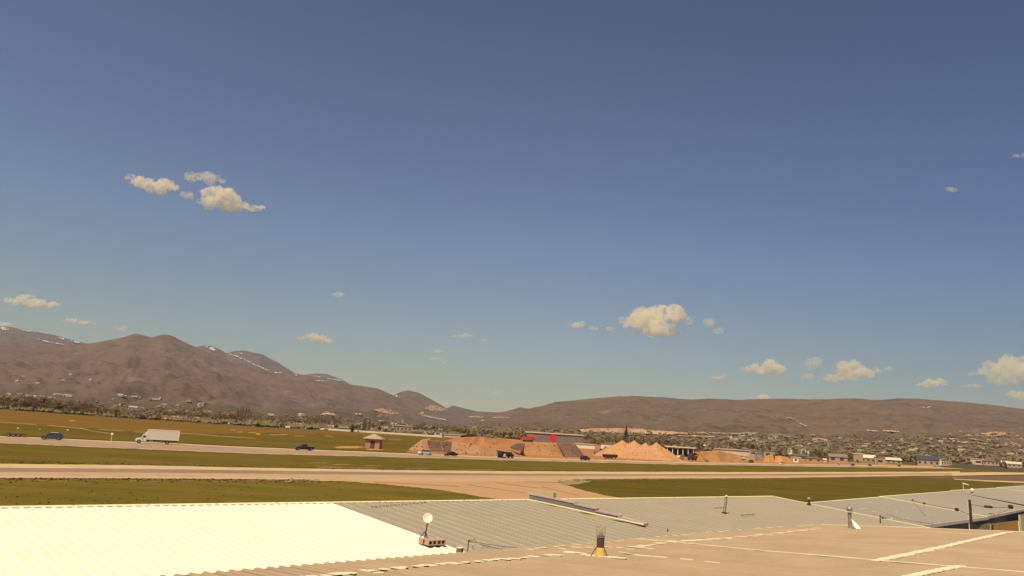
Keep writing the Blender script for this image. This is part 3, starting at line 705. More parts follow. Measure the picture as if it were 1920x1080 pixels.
# workshops in the yard between the near roof and the row: front walls and garage door
def yard_building(name, label, xa, xb, ytop_a, ytop_b, z_top, m_wall, door=None, depth=6):
    a = at(xa, ytop_a, z_top); c = at(xb, ytop_b, z_top); d = (c - a); d.z = 0; L_ = d.length; d.normalize(); n_ = Vector((-d.y, d.x, 0))
    root = empty(name, (a.x, a.y, 0), math.atan2(d.y, d.x), label=label, cat='building')
    w_ = MB().box((L_ / 2, .10, z_top / 2), (L_, .2, z_top)); w_.build('wall', m_wall, root)
    MB().box((L_ / 2, .10, z_top + .02), (L_, .18, .04)).build('coping', M_wallg, root)
    return root, L_
rt, L_ = yard_building('ochre_workshop', 'small workshop with an ochre yellow wall under the roofs at right', 1860, 1912, 983.5, 977, 2.9, mat('ochre_wall_paint', (.62, .36, .10), (.56, .32, .09), 1), depth=.7)
MB().box((L_ * .12, -.03, 2.0), (.14, .06, .6)).build('wall_lamp', M_dark, rt)
MB().box((-.12, -.05, 1.45), (.22, .12, 2.9)).build('corner_post', M_dark, rt)
MB().box((L_ * .95, -.05, 1.45), (.3, .1, 2.9)).build('corner_post', M_trim, rt)
rt2, L2 = yard_building('pale_green_shed', 'low pale green shed wall below the white gutter near the black pole', 1822, 1857, 985.5, 981.5, 2.7, mat('pale_green_wall_paint', (.42, .40, .24), (.38, .36, .22), 1))
rt3, L3 = yard_building('cream_shed', 'cream shed wall with dark slit window at the right edge', 1913, 1985, 966, 957, 3.1, mat('cream_wall_paint', (.66, .58, .34), (.6, .52, .3), 1))
MB().box((L3 * .09, -.03, 2.3), (.16, .06, 1.0)).build('window', M_dark, rt3)
# ------------------------------------------------------------------ things standing on the roofs
def on(R, x, y): return R.hit(x, y)
def rod(b, R, x0, y0, x1, y1, r0, r1=None, n=10, sink=.05):
    P = R.hit(x0, y0) if isinstance(R, Roof) else R; Q = at_y(x1, y1, P.y); b.tube(P - Vector((0, 0, sink)), Q, r0, r1, n); return P, Q

# vent pipe with a wire cage, yellow flashing cone and struts (centre foreground)
P = near.hit(1125, 1046); k = ppm(P)
e = empty('vent_pipe', P, label='brown vent pipe with wire mesh cap and yellowed cone flashing on the tan roof', cat='vent pipe')
rp = 7.2 / k; H = 56 / k; lean = Vector((.02, 0, 1)).normalized()
def L3(z, x=0, y=0): return Vector((x + lean.x * z * .0, y, z))
MB().lathe([(rp * 1.02, H * .34), (rp, H * .36), (rp, H * .70), (rp * .9, H * .70)], n=20).build('pipe', M_rust, e, smooth=False)
MB().lathe([(rp * 1.55, 0), (rp * 1.45, .02), (rp * 1.2, H * .22), (rp * .95, H * .36), (rp * .9, H * .37)], n=20).build('cone_flashing', M_yel, e, smooth=True)
cg = MB()
for i in range(18):
    t = 2 * math.pi * i / 18; cg.tube((rp * 1.08 * math.cos(t), rp * 1.08 * math.sin(t), H * .66), (rp * 1.3 * math.cos(t), rp * 1.3 * math.sin(t), H * .98), .004, n=4)
for z, r in ((H * .74, 1.12), (H * .80, 1.16), (H * .86, 1.2), (H * .92, 1.25), (H * .99, 1.31)):
    for i in range(24):
        a, c = 2 * math.pi * i / 24, 2 * math.pi * (i + 1) / 24
        cg.tube((rp * r * math.cos(a), rp * r * math.sin(a), z), (rp * r * math.cos(c), rp * r * math.sin(c), z), .004 if z < H * .95 else .008, n=4, cap=False)
cg.build('wire_cage', mat('pale_wire_mesh', (.50, .44, .36), (.40, .34, .28), 8, rough=.5), e)
MB().lathe([(rp * .5, H * .66), (rp * .55, H * .75), (rp * .35, H * .93), (rp * .1, H * .95)], n=14).build('inner_cap', mat('tan_clay_cap', (.55, .40, .22), (.45, .33, .18), 5), e)
MB().lathe([(rp * 1.05, H * .655), (rp * 1.06, H * .69)], n=20).build('collar', M_steel, e)
for (dx, dy) in ((-2.6, -.6), (1.9, -1.1), (-.4, 2.4)):
    s_ = MB(); s_.tube((rp * .8 * (1 if dx > 0 else -1), 0, H * .38), (rp * dx, rp * dy, .02), .012, n=6); s_.build('strut', M_dark, e)
q = MB(); R_ = near
for (a, c) in ((-2.9, 2.6),):
    d = nv + up_
    pts = [d * (a * .14) + ev * (-.16), d * (c * .14) + ev * (-.12), d * (c * .16) + ev * .10, d * (a * .1) + ev * .17]
    q.add([p + Vector((0, 0, .045)) for p in pts] + [p + Vector((0, 0, .03)) for p in pts], [(0, 1, 2, 3), (0, 4, 5, 1), (1, 5, 6, 2), (2, 6, 7, 3), (3, 7, 4, 0)])
q.build('base_plate', M_seal, e, recalc=True)

# plumbing vent with ball cap and bright tilted flashing (right)
P = near.hit(1594, 991); k = ppm(P); e = empty('vent_stack', P, label='slim grey vent stack with round ball cap on the tan roof edge at right', cat='vent pipe')
h = 38 / k; r = 3.4 / k
MB().lathe([(r, -.05), (r * .95, h * .78), (r * .95, h * .80)], n=16).build('pipe', M_steel, e, smooth=False)
MB().lathe([(r * 1.7, h * .775), (r * 1.75, h * .80), (r * 1.2, h * .81)], n=16).build('collar', mat('bright_zinc', (.8, .76, .68), (.7, .66, .6), 5, rough=.4), e)
MB().lathe([(r * .9, h * .80), (r * 1.5, h * .86), (r * 1.6, h * .93), (r * 1.35, h * 1.0), (r * .7, h * 1.05), (r * .1, h * 1.07)], n=18).build('ball_cap', M_steel, e, smooth=True)
P2 = near.hit(1606, 993); b = MB(); e2 = empty('flashing_sheet', P2, label='shiny white folded flashing sheet leaning beside the ball capped vent stack', cat='flashing')
kk = 1 / k
A_, B_, C_2, D_2 = Vector((-8 * kk, 4 * kk, 14.5 * kk)), Vector((-4 * kk, 0, 13 * kk)), Vector((8 * kk, -.05, 5 * kk)), Vector((-4 * kk, -.10, 3 * kk))
A_ = Vector((-7 * kk, .12, 18 * kk)); B_ = Vector((3 * kk, .05, 9 * kk)); C_2 = Vector((6.5 * kk, -.08, 2.0 * kk)); D_2 = Vector((-2.5 * kk, -.16, .2 * kk)); E_2 = Vector((-5 * kk, .0, 8 * kk))
t_ = Vector((0, .012, .012))
b.add([A_, B_, C_2, D_2, E_2] + [v + t_ for v in (A_, B_, C_2, D_2, E_2)], [(0, 4, 3, 2, 1), (5, 6, 7, 8, 9), (0, 1, 6, 5), (1, 2, 7, 6), (2, 3, 8, 7), (3, 4, 9, 8), (4, 0, 5, 9)])
b.build('folded_sheet', M_brightmetal, e2, recalc=True)
MB().box((0, .02, .03), (.30, .26, .05)).build('foot_plate', M_steel, e2)

# thin mast with small aerial behind the roof edge
P = r2.hit(1651, 990); k = ppm(P); e = empty('aerial_mast', P, label='short black mast with a sideways bracket aerial right of the ball capped stack', cat='mast')
MB().tube((0, 0, 0), (.01, 0, 23 / k), 1.3 / k, 1.0 / k, 8).build('mast', M_dark, e)
b = MB(); b.tube((0, 0, 21 / k), (12 / k, 0, 17.5 / k), .6 / k, n=6); b.build('bracket', M_dark, e)
b = MB(); b.box((5 / k, 0, 18.5 / k), (3.4 / k, 2 / k, 3.6 / k), taper=.6); b.build('junction_box', M_dark, e)
MB().box((11 / k, 0, 18 / k), (2.4 / k, 1.4 / k, 2.0 / k), taper=.7).build('end_clamp', M_dark, e)
P = r2.hit(1648, 984); e = empty('thin_white_rod', P, label='thin pale rod standing just left of the short black mast', cat='rod')
MB().tube((0, 0, 0), (0, 0, 23 / k), .5 / k, .35 / k, 6).build('rod', M_trimw, e); MB().lathe([(1 / k, 0), (.9 / k, .8 / k)], n=8).build('foot', M_trimw, e)
P = r2.hit(1672, 979.5); e = empty('small_roof_vent', P, label='tiny dark roof vent with pale top between the mast and the black pole', cat='vent')
MB().lathe([(1.3 / k, 0), (1.2 / k, 5.5 / k)], n=10).build('pipe', M_dark, e); MB().lathe([(1.2 / k, 5.4 / k), (1.8 / k, 6.3 / k), (1.5 / k, 8.6 / k), (.4 / k, 9.2 / k)], n=10).build('cap', M_trimw, e)

# black pole and its cables
P = at(1821, 986.5, 3.25); k = ppm(P); P.z = 0
e = empty('utility_pole', P, label='black weathered wooden pole with pale sleeve rising in front of the grey roofs', cat='pole')
top = at_y(1822, 937, P.y).z
for q in range(9):       # slightly bent, rough pole
    z0, z1 = top * q / 9, top * (q + 1) / 9
MB().tube((0, 0, 0), (.02, 0, top), 2.7 / k, 2.1 / k, 12).build('pole', M_dark, e)
MB().tube((-3.2 / k, .05, 0), (-3.0 / k, .05, top * .97), .9 / k, .8 / k, 8).build('conduit', M_trimw, e)
for i in range(7):
    MB().box((2.3 / k, -.02, top * (.55 + .06 * i)), (1.0 / k, .1, .10)).build('bracket', M_dark, e)
polep = P.copy()
def cable(name, label, pts, r, m=M_dark, sag=0.0, cat='cable', blobs=(), group=None):
    """hanging line through world points with fittings at some of them"""
    e = empty(name, pts[0], label=label, cat=cat, group=group); b = MB(); o = pts[0]
    for a, c in zip(pts[:-1], pts[1:]):
        n = 8; prev = a
        for i in range(1, n + 1):
            t = i / n; q = a.lerp(c, t) - Vector((0, 0, sag * 4 * t * (1 - t))); b.tube(prev - o, q - o, r, n=5, cap=False); prev = q
    b.build('wire', m, e)
    for (p, l, rr) in blobs:
        d = (pts[-1] - pts[0]).normalized() * l / 2; bb = MB(); bb.tube(p - d - o, p + d - o, rr, n=8); bb.build('fitting', m, e)
    return e
polet = Vector((polep.x, polep.y, at_y(1820, 964, polep.y).z))
p1 = at_y(1711, 940, 74); p2 = at_y(1733, 943.5, 71)
cable('cable', 'black cable with clamp running left from the black pole to the roof rake', [r2.hit(1711, 941) + Vector((0, 0, .15)), at_y(1733, 944.5, 68), at_y(1794, 955.5, 60), polet], .022, sag=.02, blobs=[(at_y(1794, 955.5, 60), .34, .14), (at_y(1733, 944, 68), .2, .1), (r2.hit(1711, 941) + Vector((0, 0, .2)), .2, .09)])
polu = Vector((polep.x, polep.y, at_y(1823, 945, polep.y).z))
q1 = at_y(1848, 950.5, 60); q2 = at_y(1857, 950.3, 61)
cable('cable', 'thin cable with long black splice running right from the top of the pole', [polu, q1, at_y(1895, 951, 64)], .018, sag=.03, blobs=[(at_y(1853, 950.2, 61), .72, .10), (at_y(1895, 950.3, 64), .26, .17)])
cable('cable', 'thin cable climbing from the roof corner to the black insulator at far right', [at_y(1858, 967, 64), at_y(1880, 960, 64), at_y(1895, 951, 64)], .014, sag=.05)
cable('cable', 'dark cable draped low over the specked roof toward the short mast', [r2.hit(1660, 968.5) + Vector((0, 0, .25)), r2.hit(1672, 972.5) + Vector((0, 0, .25)), r2.hit(1700, 979) + Vector((0, 0, .2)), r2.hit(1750, 986) + Vector((0, 0, .15))], .014, sag=.03)
P = r2.hit(1860, 966); MB().box((P.x, P.y, P.z + .1), (.5, .3, .12)).build('roof_corner_cap', M_dark, b2)

# tall thin pole vent and short corner vent on the grey roof
P = r1.hit(1358, 961.5); k = ppm(P); e = empty('pole_vent', P, label='tall thin leaning vent pipe with pale cap on the grey roof', cat='vent pipe')
tx = Vector((4.5 / k, 0, 32 / k))
MB().tube((0, 0, -.03), tx * .84, 2.7 / k, 2.5 / k, 12).build('pipe', M_steel, e)
MB().tube(tx * .80, tx * .90, 1.4 / k, n=10).build('neck', M_dark, e)
MB().lathe([(1.5 / k, 0), (2.6 / k, .8 / k), (2.4 / k, 2.6 / k), (.8 / k, 3.4 / k)], (tx.x * .92, 0, tx.z * .90), 12).build('cap', M_trim, e)
MB().lathe([(5.0 / k, -.02), (4.6 / k, .03), (2.8 / k, .08)], n=14).build('flashing', M_dark, e)
P = r1.hit(1517, 946.5); k = ppm(P); e = empty('corner_vent', P, label='stubby dark vent with pale domed cap at the far corner of the grey roof', cat='vent pipe')
MB().lathe([(3.6 / k, -.05), (3.2 / k, 2.5 / k), (2.2 / k, 3.5 / k), (2.0 / k, 9 / k)], n=12).build('pipe', M_dark, e)
MB().lathe([(2.0 / k, 9 / k), (3.2 / k, 10 / k), (3.2 / k, 12.2 / k), (1.2 / k, 13.8 / k)], n=12).build('cap', mat('olive_cap', (.36, .33, .2), (.3, .28, .18), 4), e)
P = r4.hit(1823, 925); k = ppm(P); e = empty('globe_vent', P, label='round white globe vent on the third grey roof near the windsock', cat='vent')
MB().lathe([(1.3 / k, -.05), (1.2 / k, 3.5 / k)], n=10).build('neck', M_dark, e)
MB().lathe([(1.2 / k, 2.6 / k), (2.8 / k, 3.8 / k), (3.2 / k, 6 / k), (2.4 / k, 8.2 / k), (.6 / k, 9.2 / k)], n=14).build('globe', M_seal, e, smooth=True)

# windsock
P = at(1806.5, 919.5, 0); k = ppm(P); e = empty('windsock', P, label='pale yellow windsock on a thin pole behind the grey roofs', cat='windsock')
Hs = (at_y(1806.5, 905, P.y).z)
MB().tube((0, 0, 0), (0, 0, Hs), .10, .07, 8).build('pole', M_trim, e)
MB().tube((.1, 0, Hs - .35), (1.15 * 8.5 / k, -.2, Hs - .35 - 2.0 / k), 2.0 / k, 1.1 / k, 12).build('sock', mat('windsock_fabric', (.80, .74, .42), (.72, .66, .36), 3), e)
MB().tube((0, 0, Hs - .35), (.25, 0, Hs - .35), 2.1 / k, n=12).build('hoop', M_trim, e)

# stepped firewall parapet across the grey roof
Pa, Pb, Pc, Pd, Pe = [r1.hit(x, y) for x, y in ((994, 938.5), (1080, 956.5), (1120, 964.8), (1163, 973.5), (1211, 986))]
e = empty('stepped_parapet', Pa, label='stepped sheet metal firewall parapet running down the grey roof with capped ends', cat='parapet')
Mf = mat('purple_grey_flashing', (.24, .20, .20), (.20, .17, .165), 2, rough=.5); Mc = mat('pink_grey_cap', (.50, .41, .37), (.42, .35, .31), 2, rough=.5)
def wallseg(a, c, ha, hc, thick=.24):
    a, c = a - Pa, c - Pa; d = (c - a); d.z = 0; d.normalize(); s_ = Vector((-d.y, d.x, 0)) * thick / 2; z = Vector((0, 0, 1))
    b = MB(); b.add([a - s_, c - s_, c + s_, a + s_, a - s_ + z * ha, c - s_ + z * hc, c + s_ + z * hc, a + s_ + z * ha], [(0, 3, 2, 1), (4, 5, 6, 7), (0, 1, 5, 4), (1, 2, 6, 5), (2, 3, 7, 6), (3, 0, 4, 7)])
    b.build('wall_section', Mf, e)
    b = MB(); s2 = s_ * 1.35; o_ = d * .03
    b.add([a - s2 - o_ + z * (ha + .003), c - s2 + o_ + z * (hc + .003), c + s2 + o_ + z * (hc + .003), a + s2 - o_ + z * (ha + .003), a - s2 - o_ + z * (ha + .09), c - s2 + o_ + z * (hc + .09), c + s2 + o_ + z * (hc + .09), a + s2 - o_ + z * (ha + .09)],
                  [(0, 3, 2, 1), (4, 5, 6, 7), (0, 1, 5, 4), (1, 2, 6, 5), (2, 3, 7, 6), (3, 0, 4, 7)]); b.build('coping', Mc, e)
ka, kb, kc, kd, ke = [ppm(q) for q in (Pa, Pb, Pc, Pd, Pe)]
wallseg(Pa, Pb, 11 / ka, 11.5 / kb); wallseg(Pb + (Pc - Pb) * .01, Pc, 9.5 / kb, 9.0 / kc); wallseg(Pc + (Pd - Pc) * .01, Pd, 5.0 / kc, 5.2 / kd); wallseg(Pd + (Pe - Pd) * .01, Pe, 2.0 / kd, 2.3 / ke, .3)
b = MB(); a_, c_ = Pa - Pa, at_y(1041, 949, Pa.lerp(Pb, .5).y) - Pa
b.box((0, 0, 0), (.1, .1, .1))
mid = Pa.lerp(Pb, .26) - Pa; dd = (Pb - Pa); ang = math.atan2(dd.y, dd.x)
MB().box((mid.x + .12, mid.y + .35, 11 / ka + .10), ((Pb - Pa).length * .50, .30, .42), rz=ang).build('cable_tray_lid', mat('olive_tan_lid', (.50, .42, .24), (.45, .38, .22), 2), e)
for (q, kk2, hh) in ((Pd, kd, 5.2), (Pe, ke, 2.3)):
    t_ = q - Pa; MB().lathe([(1.8 / kk2, 0), (1.8 / kk2, (hh + 1.2) / kk2), (3.1 / kk2, (hh + 1.6) / kk2), (3.0 / kk2, (hh + 3.6) / kk2), (1.2 / kk2, (hh + 4.6) / kk2)], (t_.x, t_.y, t_.z), 12).build('end_post', mat('pinkish_post_metal', (.62, .42, .34), (.5, .34, .28), 3), e)
# light strip lying in front of the parapet base, and its shadow line gutter
bl = MB(); s0 = Vector((dd.y, -dd.x, 0)).normalized()
a0_, a1_ = Pa + s0 * .20, Pe + s0 * .20
bl.tube(a0_ - Pa + Vector((0, 0, .07)), a1_ - Pa + Vector((0, 0, .07)), .05, n=6); bl.build('base_pipe', M_trim, e)
P = r1.hit(1252, 996); k = ppm(P); e = empty('roof_cleat', P, label='tiny dark cleat on the grey roof below the stepped parapet', cat='cleat')
MB().box((0, 0, .06), (2.4 / k, 2 / k, .14), taper=.6).build('cleat', M_dark, e)

# satellite dish on a tripod, and the concrete blocks under it
P = at(796, 1009.5, r1.hit(803, 1024.5).z + .22); k = ppm(P); e = empty('satellite_dish', P, label='round white satellite dish on a black post with splayed legs above the concrete blocks', cat='satellite dish')
Hm = 36 / k; topx = 4.0 / k
BH = -.01
MB().tube((0, 0, BH), (topx, 0, BH + Hm - 2 / k), 1.25 / k, 1.05 / k, 8).build('post', M_dark, e)
rD = 9.3 / k; dish = MB(); prof = [(.02 * rD, 0), (.35 * rD, .03 * rD), (.7 * rD, .12 * rD), (.93 * rD, .22 * rD), (rD, .26 * rD), (rD * .98, .29 * rD), (.9 * rD, .25 * rD), (.6 * rD, .13 * rD), (.02 * rD, .04 * rD)]
dish.lathe(prof, n=28); od = dish.build('dish', mat('white_dish_paint', (.85, .80, .68), (.82, .77, .64), 2, rough=.5), e, smooth=True)
od.location = (topx - 1.5 / k, .02, BH + Hm + 1.0 / k); od.rotation_euler = (rad(72), rad(6), rad(14))
for (dx, dy) in ((-10, .1), (6.5, -.15), (3, .3)):
    s_ = MB(); s_.tube((topx * .35, 0, BH + 14 / k), (dx / k, dy, BH), .75 / k, n=6); s_.build('leg', M_dark, e)
s_ = MB(); pv = Vector((topx * .3, 0, BH + 12 / k))
for i in range(1, 11):
    t = i / 10; q = Vector((-9 / k * math.sin(t * 3.1) - 2 / k * t, 0, BH + 12 / k + (2 / k) * math.sin(t * 3.1) - t * 12 / k)); s_.tube(pv, q, .35 / k, n=4); pv = q
s_.build('cable_loop', M_dark, e)
MB().tube((topx - .02, .05, BH + Hm - .03), (topx - .02, .13, BH + Hm + .04), .02, n=6).build('bracket', M_dark, e)
# blocks
Mb = mat('pinkish_concrete_block', (.52, .36, .27), (.44, .31, .24), 9, rough=.9, bump=.4, bscale=60)
F0 = r1.hit(803, 1024.5); F1 = r1.hit(835.5, 1022.5); B0 = r1.hit(781, 1019)
dr = (F1 - F0); dr.z = 0; dr.normalize(); db = Vector((-dr.y, dr.x, 0))
# front row direction and back row direction as seen
db = (B0 - F0); db.z = 0; lenb = db.length; db.normalize()
ang = math.atan2(dr.y, dr.x)
wblk = (F1 - F0).length / 2 * .97; hblk = 9.2 / ppm(F0); dblk = lenb / 2 * .97
def block(i, j, lab):
    o = F0 + dr * (i * wblk * 1.03) + db * (j * dblk * 1.03); o.z = near_z = r1.hit(*proj(o)).z if False else F0.z - .047 * 0 + j * .01
    e = empty('concrete_block', o, ang, label=lab, cat='concrete block', group='concrete blocks under the satellite dish')
    w_, h_, d_ = wblk, hblk, dblk; t = .16 * h_; b = MB()
    # two open cores facing us: frame bars, middle web and back
    for z in (t / 2, h_ - t / 2): b.box((w_ / 2, d_ / 2, z + .03), (w_, d_, t))
    for x in (t / 2, w_ / 2, w_ - t / 2): b.box((x, d_ / 2, h_ / 2 + .03), (t * (1.2 if x == w_ / 2 else 1), d_ * .998, h_ - 2 * t - .002))
    b.box((w_ / 2, d_ * .75, h_ / 2 + .03), (w_ - 2 * t - .002, .02, h_ - 2 * t - .002))
    b.build('block_shell', Mb, e)
    MB().box((w_ / 2, d_ * .5, .013), (w_ * .96, d_ * .94, .026)).build('rubber_pad', M_dark, e)
block(0, 0, 'front left concrete block under the dish, two dark cores facing us'); block(1, 0, 'front right concrete block under the dish, two dark cores facing us')
block(0, 1, 'rear left concrete block touching the white roof, behind the front left one'); block(1, 1, 'rear right concrete block against the dish post, behind the front right one')

# galvanised can at the far eave, small mast with aerial and a slack cable
P = at(861.5, 1040, 4.95); k = ppm(P); e = empty('flue_pipe', Vector((P.x, P.y, 0)), label='squat ribbed galvanised flue at the eave between white and tan roofs', cat='flue pipe')
zt = at_y(861.5, 1027, P.y).z
fl = MB()
for i in range(16):
    a = 2 * math.pi * i / 16; a2 = 2 * math.pi * (i + 1) / 16; rr = 6.8 / k
    fl.mat(i % 2)
    fl.add([(rr * math.cos(a), rr * math.sin(a), 3.2), (rr * math.cos(a2), rr * math.sin(a2), 3.2), (rr * math.cos(a2), rr * math.sin(a2), zt), (rr * math.cos(a), rr * math.sin(a), zt)], [(0, 1, 2, 3)])
fl.build('ribbed_shell', [M_steel, mat('flue_dark_rib', (.16, .11, .06), (.2, .14, .08), 5)], e)
MB().lathe([(6.9 / k, zt), (6.2 / k, zt + .02)], n=16).build('rim', M_trim, e)
P = at(876, 1040, 4.95); k = ppm(P); e = empty('small_aerial', Vector((P.x, P.y, 0)), label='small black aerial on a short mast beside the squat flue', cat='aerial')
z0 = at_y(876, 1032, P.y).z; z1 = at_y(876, 1014, P.y).z
MB().tube((0, 0, z0 - .6), (.01, 0, z1), 1.0 / k, .9 / k, 8).build('mast', M_dark, e)
MB().box((1.5 / k, 0, z1), (4.2 / k, 2.5 / k, 4.2 / k), taper=.5).build('aerial_head', M_dark, e)
ar = MB(); ar.tube((2 / k, 0, z1 - .5 / k), (12 / k, 0, z1 + 5 / k), .35 / k, n=5); ar.tube((12 / k, 0, z1 + 5 / k), (15.5 / k, .1, z1 - 1.5 / k), .35 / k, n=5)
for i in range(3): ar.tube(((6 + 3 * i) / k, -.05, z1 + (1.6 + 1.5 * i) / k), ((6 + 3 * i) / k, .05, z1 + (-1.5 + 1.2 * i) / k), .3 / k, n=5)
ar.build('boom', M_dark, e)
c0 = Vector((P.x, P.y, z1)); 
cpts = [c0 + Vector((.03, 0, -.02)), r1.hit(884, 1020) + Vector((0, 0, .1)), r1.hit(892, 1018.5) + Vector((0, 0, .06)), r1.hit(925, 1024) + Vector((0, 0, .05)), r1.hit(960, 1028) + Vector((0, 0, .05)), r1.hit(990, 1031) + Vector((0, 0, .04))]
cable('cable', 'slack black cable trailing right from the small aerial over the grey roof', cpts, .012, sag=.02)
cable('cable', 'lower black cable lying across the roof ribs below the slack one', [r1.hit(900, 1023) + Vector((0, 0, .05)), r1.hit(930, 1030) + Vector((0, 0, .05)), r1.hit(946, 1033) + Vector((0, 0, .05))], .012)
for i, (x, y, s_) in enumerate([(902, 1038, 3.5), (921, 1038, 1.4), (951, 1034.5, 1.8)]):
    P = r1.hit(x, y); k = ppm(P); e = empty('cable_clamp', P, label=('longest black cable clamp, left, at the eave beside the squat flue', 'smallest black cable clamp, middle one at the tan eave', 'rightmost black cable clamp where the lower cable ends')[i], cat='clamp', group='cable clamps by the eave')
    MB().box((0, 0, .06), (s_ / k, 1.6 / k, 1.6 / k), taper=.7).build('clamp', M_dark, e)
# ------------------------------------------------------------------ vehicles
M_tyre = mat('tyre_rubber', (.02, .02, .02), (.03, .03, .03), 5, rough=.9)
M_rim = mat('wheel_rim', (.35, .34, .33), (.3, .3, .3), 5, rough=.35, metal=.6)
M_glass = mat('tinted_car_glass', (.03, .035, .04), (.04, .045, .05), 2, rough=.12, spec=.6)
def paint(name, c, rough=.3): return mat(name, c, tuple(v * .9 for v in c), 1.5, rough=rough, spec=.5)
M_lamp = mat('headlamp_glass', (.75, .72, .62), (.7, .66, .55), 3, rough=.2)
M_tail = mat('tail_lamp_red', (.4, .02, .02), (.35, .02, .02), 3, rough=.3)
def wheel(root, x, y, r, w_=.22):
    wl = MB(); wl.tube((x, y - w_ / 2, r), (x, y + w_ / 2, r), r, n=18); t = wl.build('wheel', M_tyre, root)
    MB().tube((x, y - w_ / 2 - .01, r), (x, y + w_ / 2 + .01, r), r * .58, n=12).build('rim', M_rim, t)
def car(root, kind, m, L=4.6, W=1.8):
    """front points to -x"""
    r = .33
    if kind == 'pickup':
        L = max(L, 5.4); H = 1.85; r = .40
        body = [(0, .45), (.05, .95), (.35, 1.08), (1.55, 1.12), (3.45, 1.14), (L - .05, 1.14), (L, .5), (L - .5, .42), (.4, .40)]
        cab = [(1.35, 1.125), (2.05, H - .06), (2.35, H), (3.2, H), (3.42, 1.8), (3.5, 1.145)]
    elif kind == 'suv':
        H = 1.78; r = .37
        body = [(0, .42), (.04, .85), (.25, 1.0), (1.25, 1.08), (L - .1, 1.12), (L, .95), (L, .45), (L - .5, .38), (.4, .36)]
        cab = [(1.05, 1.07), (1.75, 1.68), (2.1, H), (L - .55, H - .02), (L - .22, 1.5), (L - .08, 1.115)]
    else:
        H = 1.45
        body = [(0, .38), (.03, .62), (.3, .80), (1.2, .92), (L - .75, .98), (L - .1, .95), (L, .75), (L, .42), (L - .5, .3), (.4, .28)]
        cab = [(1.0, .90), (1.75, 1.34), (2.1, H), (3.1, H - .02), (L - 1.15, 1.3), (L - .55, .97)]
    xs = L / 2
    body = [(x - xs, z) for x, z in body]; cab = [(x - xs, z) for x, z in cab]
    MB().prism(body, W, w2=[W * (.90 if i in (0, len(body) - 3) else 1) for i in range(len(body))]).build('body', m, root, recalc=True)
    g_ = MB().prism(cab, W * .93, w2=[W * .94] + [W * .78] * (len(cab) - 2) + [W * .92]).build('window', M_glass, root, recalc=True)
    top = [(cab[1][0] + .12, cab[1][1] + .01), (cab[2][0], cab[2][1] + .012), (cab[-3][0], cab[-3][1] + .012), (cab[-2][0] - .02, cab[-2][1] + .01), (cab[-2][0] - .05, cab[-2][1] - .07), (cab[-3][0], cab[-3][1] - .06), (cab[2][0], cab[2][1] - .06), (cab[1][0] + .16, cab[1][1] - .05)]
    MB().prism(top, W * .80).build('roof_panel', m, root, recalc=True)
    for s_ in (-1, 1):
        p_ = MB()
        for t in (.0, .38, .72, 1.0):
            x = cab[2][0] + (cab[-3][0] - cab[2][0]) * t; xb = x + (-.35 if t == 0 else .25 if t == 1 else 0)
            p_.add([(xb - .04, s_ * W * .475, body[3][1]), (xb + .04, s_ * W * .475, body[3][1]), (x + .04, s_ * W * .395, cab[2][1]), (x - .04, s_ * W * .395, cab[2][1])], [(0, 1, 2, 3)])
        p_.build('pillars', m, root)
    for x in (-xs + .82, xs - .95):
        for y in (-W / 2 + .08, W / 2 - .08): wheel(root, x, y, r)
    for s_ in (-1, 1):
        MB().box((-xs + .06, s_ * W * .36, .66), (.14, .32, .16)).build('headlight', M_lamp, root)
        MB().box((xs - .03, s_ * W * .40, .80), (.10, .16, .24)).build('taillight', M_tail, root)
    MB().box((0, 0, .30), (L * .9, W * .8, .12)).build('underbody', M_dark, root)
    return root
# the road's line on the ground
def road_at(x, f=.25):
    y = interp(x, RT_) * (1 - f) + interp(x, RB) * f; return at(x, y, .045), y
def road_dir(x):
    a = road_at(x - 15)[0]; b = road_at(x + 15)[0]; d = b - a; return math.atan2(d.y, d.x)
def place(name, x, label, f=.2, flip=False, cat='car', group='vehicles on the airport road', y=None):
    P = road_at(x, f)[0] if y is None else at(x, y, .045)
    return empty(name, P, road_dir(x) + (math.pi if flip else 0), label, cat, group)
car(place('parked_car', 97, 'slate grey minivan with pale roof rack at the left end of the road', f=.15), 'suv', paint('slate_grey_paint', (.07, .075, .10)), 4.9)
o_ = [o for o in bpy.data.objects if o.name.startswith('parked_car')][-1]; o_.name = 'minivan'
MB().box((.4, 0, 1.82), (1.6, 1.2, .08)).build('roof_rack', M_trimw, o_)
car(place('pickup_truck', 570, 'black pickup truck with silver bed cover on the road left of the brick hut', f=.05, cat='pickup truck'), 'pickup', paint('black_paint', (.025, .026, .032)), 5.6)
o_ = [o for o in bpy.data.objects if o.name == 'pickup_truck'][-1]
MB().box((1.75, 0, 1.20), (1.7, 1.6, .10)).build('bed_cover', M_rim, o_)
car(place('estate_car', 797, 'white station wagon passing right of the brick hut', f=.02), 'suv', paint('white_paint', (.75, .72, .62)), 4.8)
car(place('sedan', 845, 'black low sedan in front of the dark dirt bank', f=.06), 'sedan', paint('maroon_black_paint', (.03, .012, .014)), 4.7)
car(place('small_suv', 1097, 'dark red small car with pale wheel in front of the long gravel bank', f=.05, flip=True), 'suv', paint('dark_red_paint', (.07, .015, .015)), 4.6)
car(place('tan_car', 1323, 'small tan car parked at the foot of the long low gravel bank', f=-.75), 'sedan', paint('tan_paint', (.5, .36, .22)), 4.6)
car(place('dark_suv', 1408, 'dark brown car standing between the long bank and small orange heaps', f=-1.3), 'suv', paint('dark_brown_paint', (.05, .03, .025)), 4.8)
car(place('white_sedan', 1466, 'white car in front of the small orange heaps', f=-.5), 'sedan', paint('white_paint', (.75, .72, .62)), 5.2)
car(place('pale_car', 1571, 'pale car below the grey arched shed', f=-.6), 'sedan', paint('silver_paint', (.5, .46, .4)), 5)
